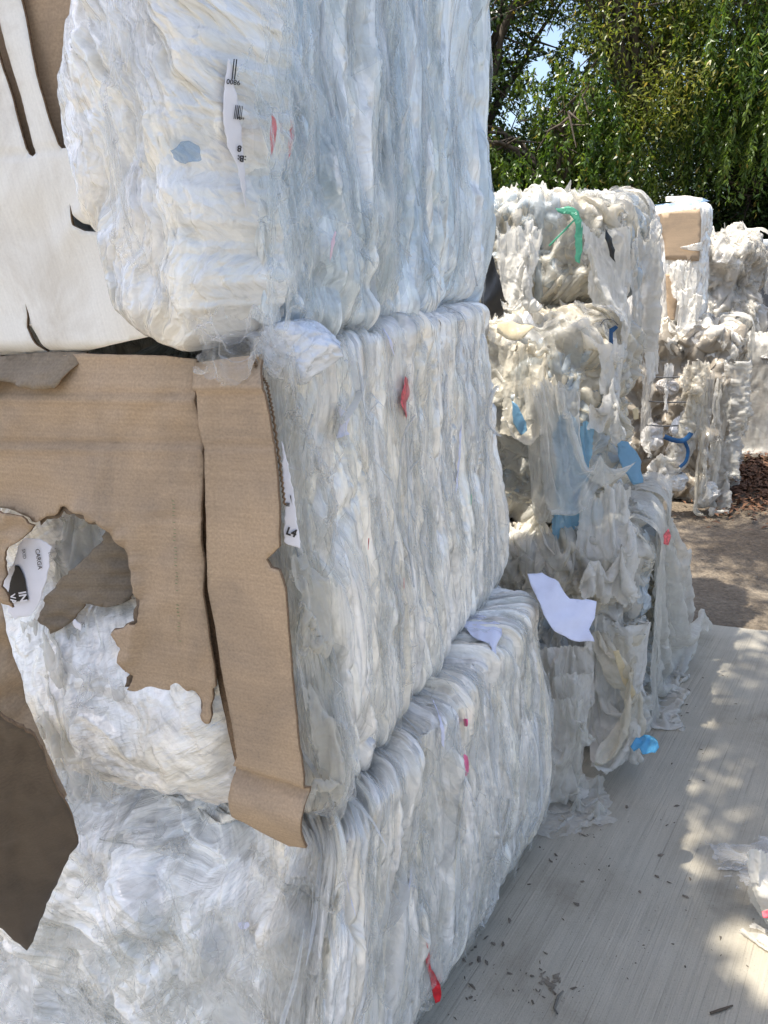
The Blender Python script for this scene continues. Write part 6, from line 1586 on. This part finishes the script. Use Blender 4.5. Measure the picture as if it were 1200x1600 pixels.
tree('dense dark glossy tree filling the gap behind the others', (5.2, 13.2, 0), 6, (5.4, 13.0, 2.5), (2.7, 1.2, 2.6), 560, 80, (.085, .04), DK, 705, open_=-.45, spread=.28, gaps=GAPS)
tree('dark bushy tree low down above the farthest stack', (5.6, 11.6, 0), 4, (5.9, 11.4, 2.1), (1.6, .9, 1.7), 330, 80, (.07, .03), DK, 706, open_=-.4, spread=.2, trunk_r=.1)
tree('dark leaved tree at the left end of the treeline', (1.5, 13.2, 0), 6, (1.6, 13.0, 2.1), (2.2, 1.1, 1.9), 380, 80, (.08, .04), DK, 707, open_=-.4, spread=.28, gaps=GAPS)
# unseen tree added behind the viewer's left, crown filled and cut to shape shade
tree('broad shade tree added behind the viewer, outside the picture', (-3.6, -1.2, 0), 7, (-1.7, .78, 6.2), (1.7, .98, .8), 330, 58, (.11, .05), DK, 708, open_=-.25, spread=.22, trunk_r=.2, gaps=[((.80, 1.53, 0), SUNV, .10), ((.88, 1.48, 0), SUNV, .17), ((1.0, 1.42, 0), SUNV, .20)], extra=[((-.45, 1.75, 6.3), (.5, .8, .35), 150), ((.2, 3.75, 6.8), (.6, .8, .4), 60)])
# ================================================================== camera and light
cam = bpy.data.cameras.new('camera'); co_ = bpy.data.objects.new('camera', cam); C.objects.link(co_)
cam.sensor_fit = 'VERTICAL'; cam.sensor_height = 36; cam.sensor_width = 27; cam.lens = 36 * FPX / 1600
cam.clip_start = .05; cam.clip_end = 3000
from mathutils import Matrix
mw = Matrix.Identity(4)
for i in range(3):
    mw[i][0] = CR[i]; mw[i][1] = CU[i]; mw[i][2] = -CF[i]; mw[i][3] = CP[i]
co_.matrix_world = mw
SC.camera = co_
SUN_AZ, SUN_EL = math.radians(-100), math.radians(71)     # azimuth clockwise from +Y
sd_ = Vector((math.sin(SUN_AZ) * math.cos(SUN_EL), math.cos(SUN_AZ) * math.cos(SUN_EL), math.sin(SUN_EL)))
sl = bpy.data.lights.new('sun', 'SUN'); sl.energy = 4.6; sl.angle = math.radians(.5); sl.color = (1.0, .94, .84)
so = bpy.data.objects.new('sun', sl); C.objects.link(so); so.rotation_euler = sd_.to_track_quat('Z', 'Y').to_euler(); so.location = (-5, -3, 9)
w = bpy.data.worlds.new('World'); SC.world = w; w.use_nodes = True
nt = w.node_tree; nt.nodes.clear()
sky = nt.nodes.new('ShaderNodeTexSky'); sky.sky_type = 'NISHITA'; sky.sun_disc = False
sky.sun_elevation = SUN_EL; sky.sun_rotation = SUN_AZ; sky.air_density = 1.0; sky.dust_density = 3.0; sky.ozone_density = .8
bg = nt.nodes.new('ShaderNodeBackground'); bg.inputs['Strength'].default_value = .15
ow = nt.nodes.new('ShaderNodeOutputWorld'); nt.links.new(sky.outputs[0], bg.inputs[0]); nt.links.new(bg.outputs[0], ow.inputs[0])
SC.render.engine = 'CYCLES'
SC.view_settings.view_transform = 'Standard'; SC.view_settings.look = 'None'; SC.view_settings.gamma = 1; SC.view_settings.use_curve_mapping = False
SC.view_settings.exposure = 1.05
SC.cycles.max_bounces = 7; SC.cycles.diffuse_bounces = 3; SC.cycles.glossy_bounces = 2; SC.cycles.transmission_bounces = 3; SC.cycles.transparent_max_bounces = 14
SC.cycles.caustics_reflective = False; SC.cycles.caustics_refractive = False
SC.cycles.sample_clamp_indirect = 6
SC.cycles.use_denoising = True
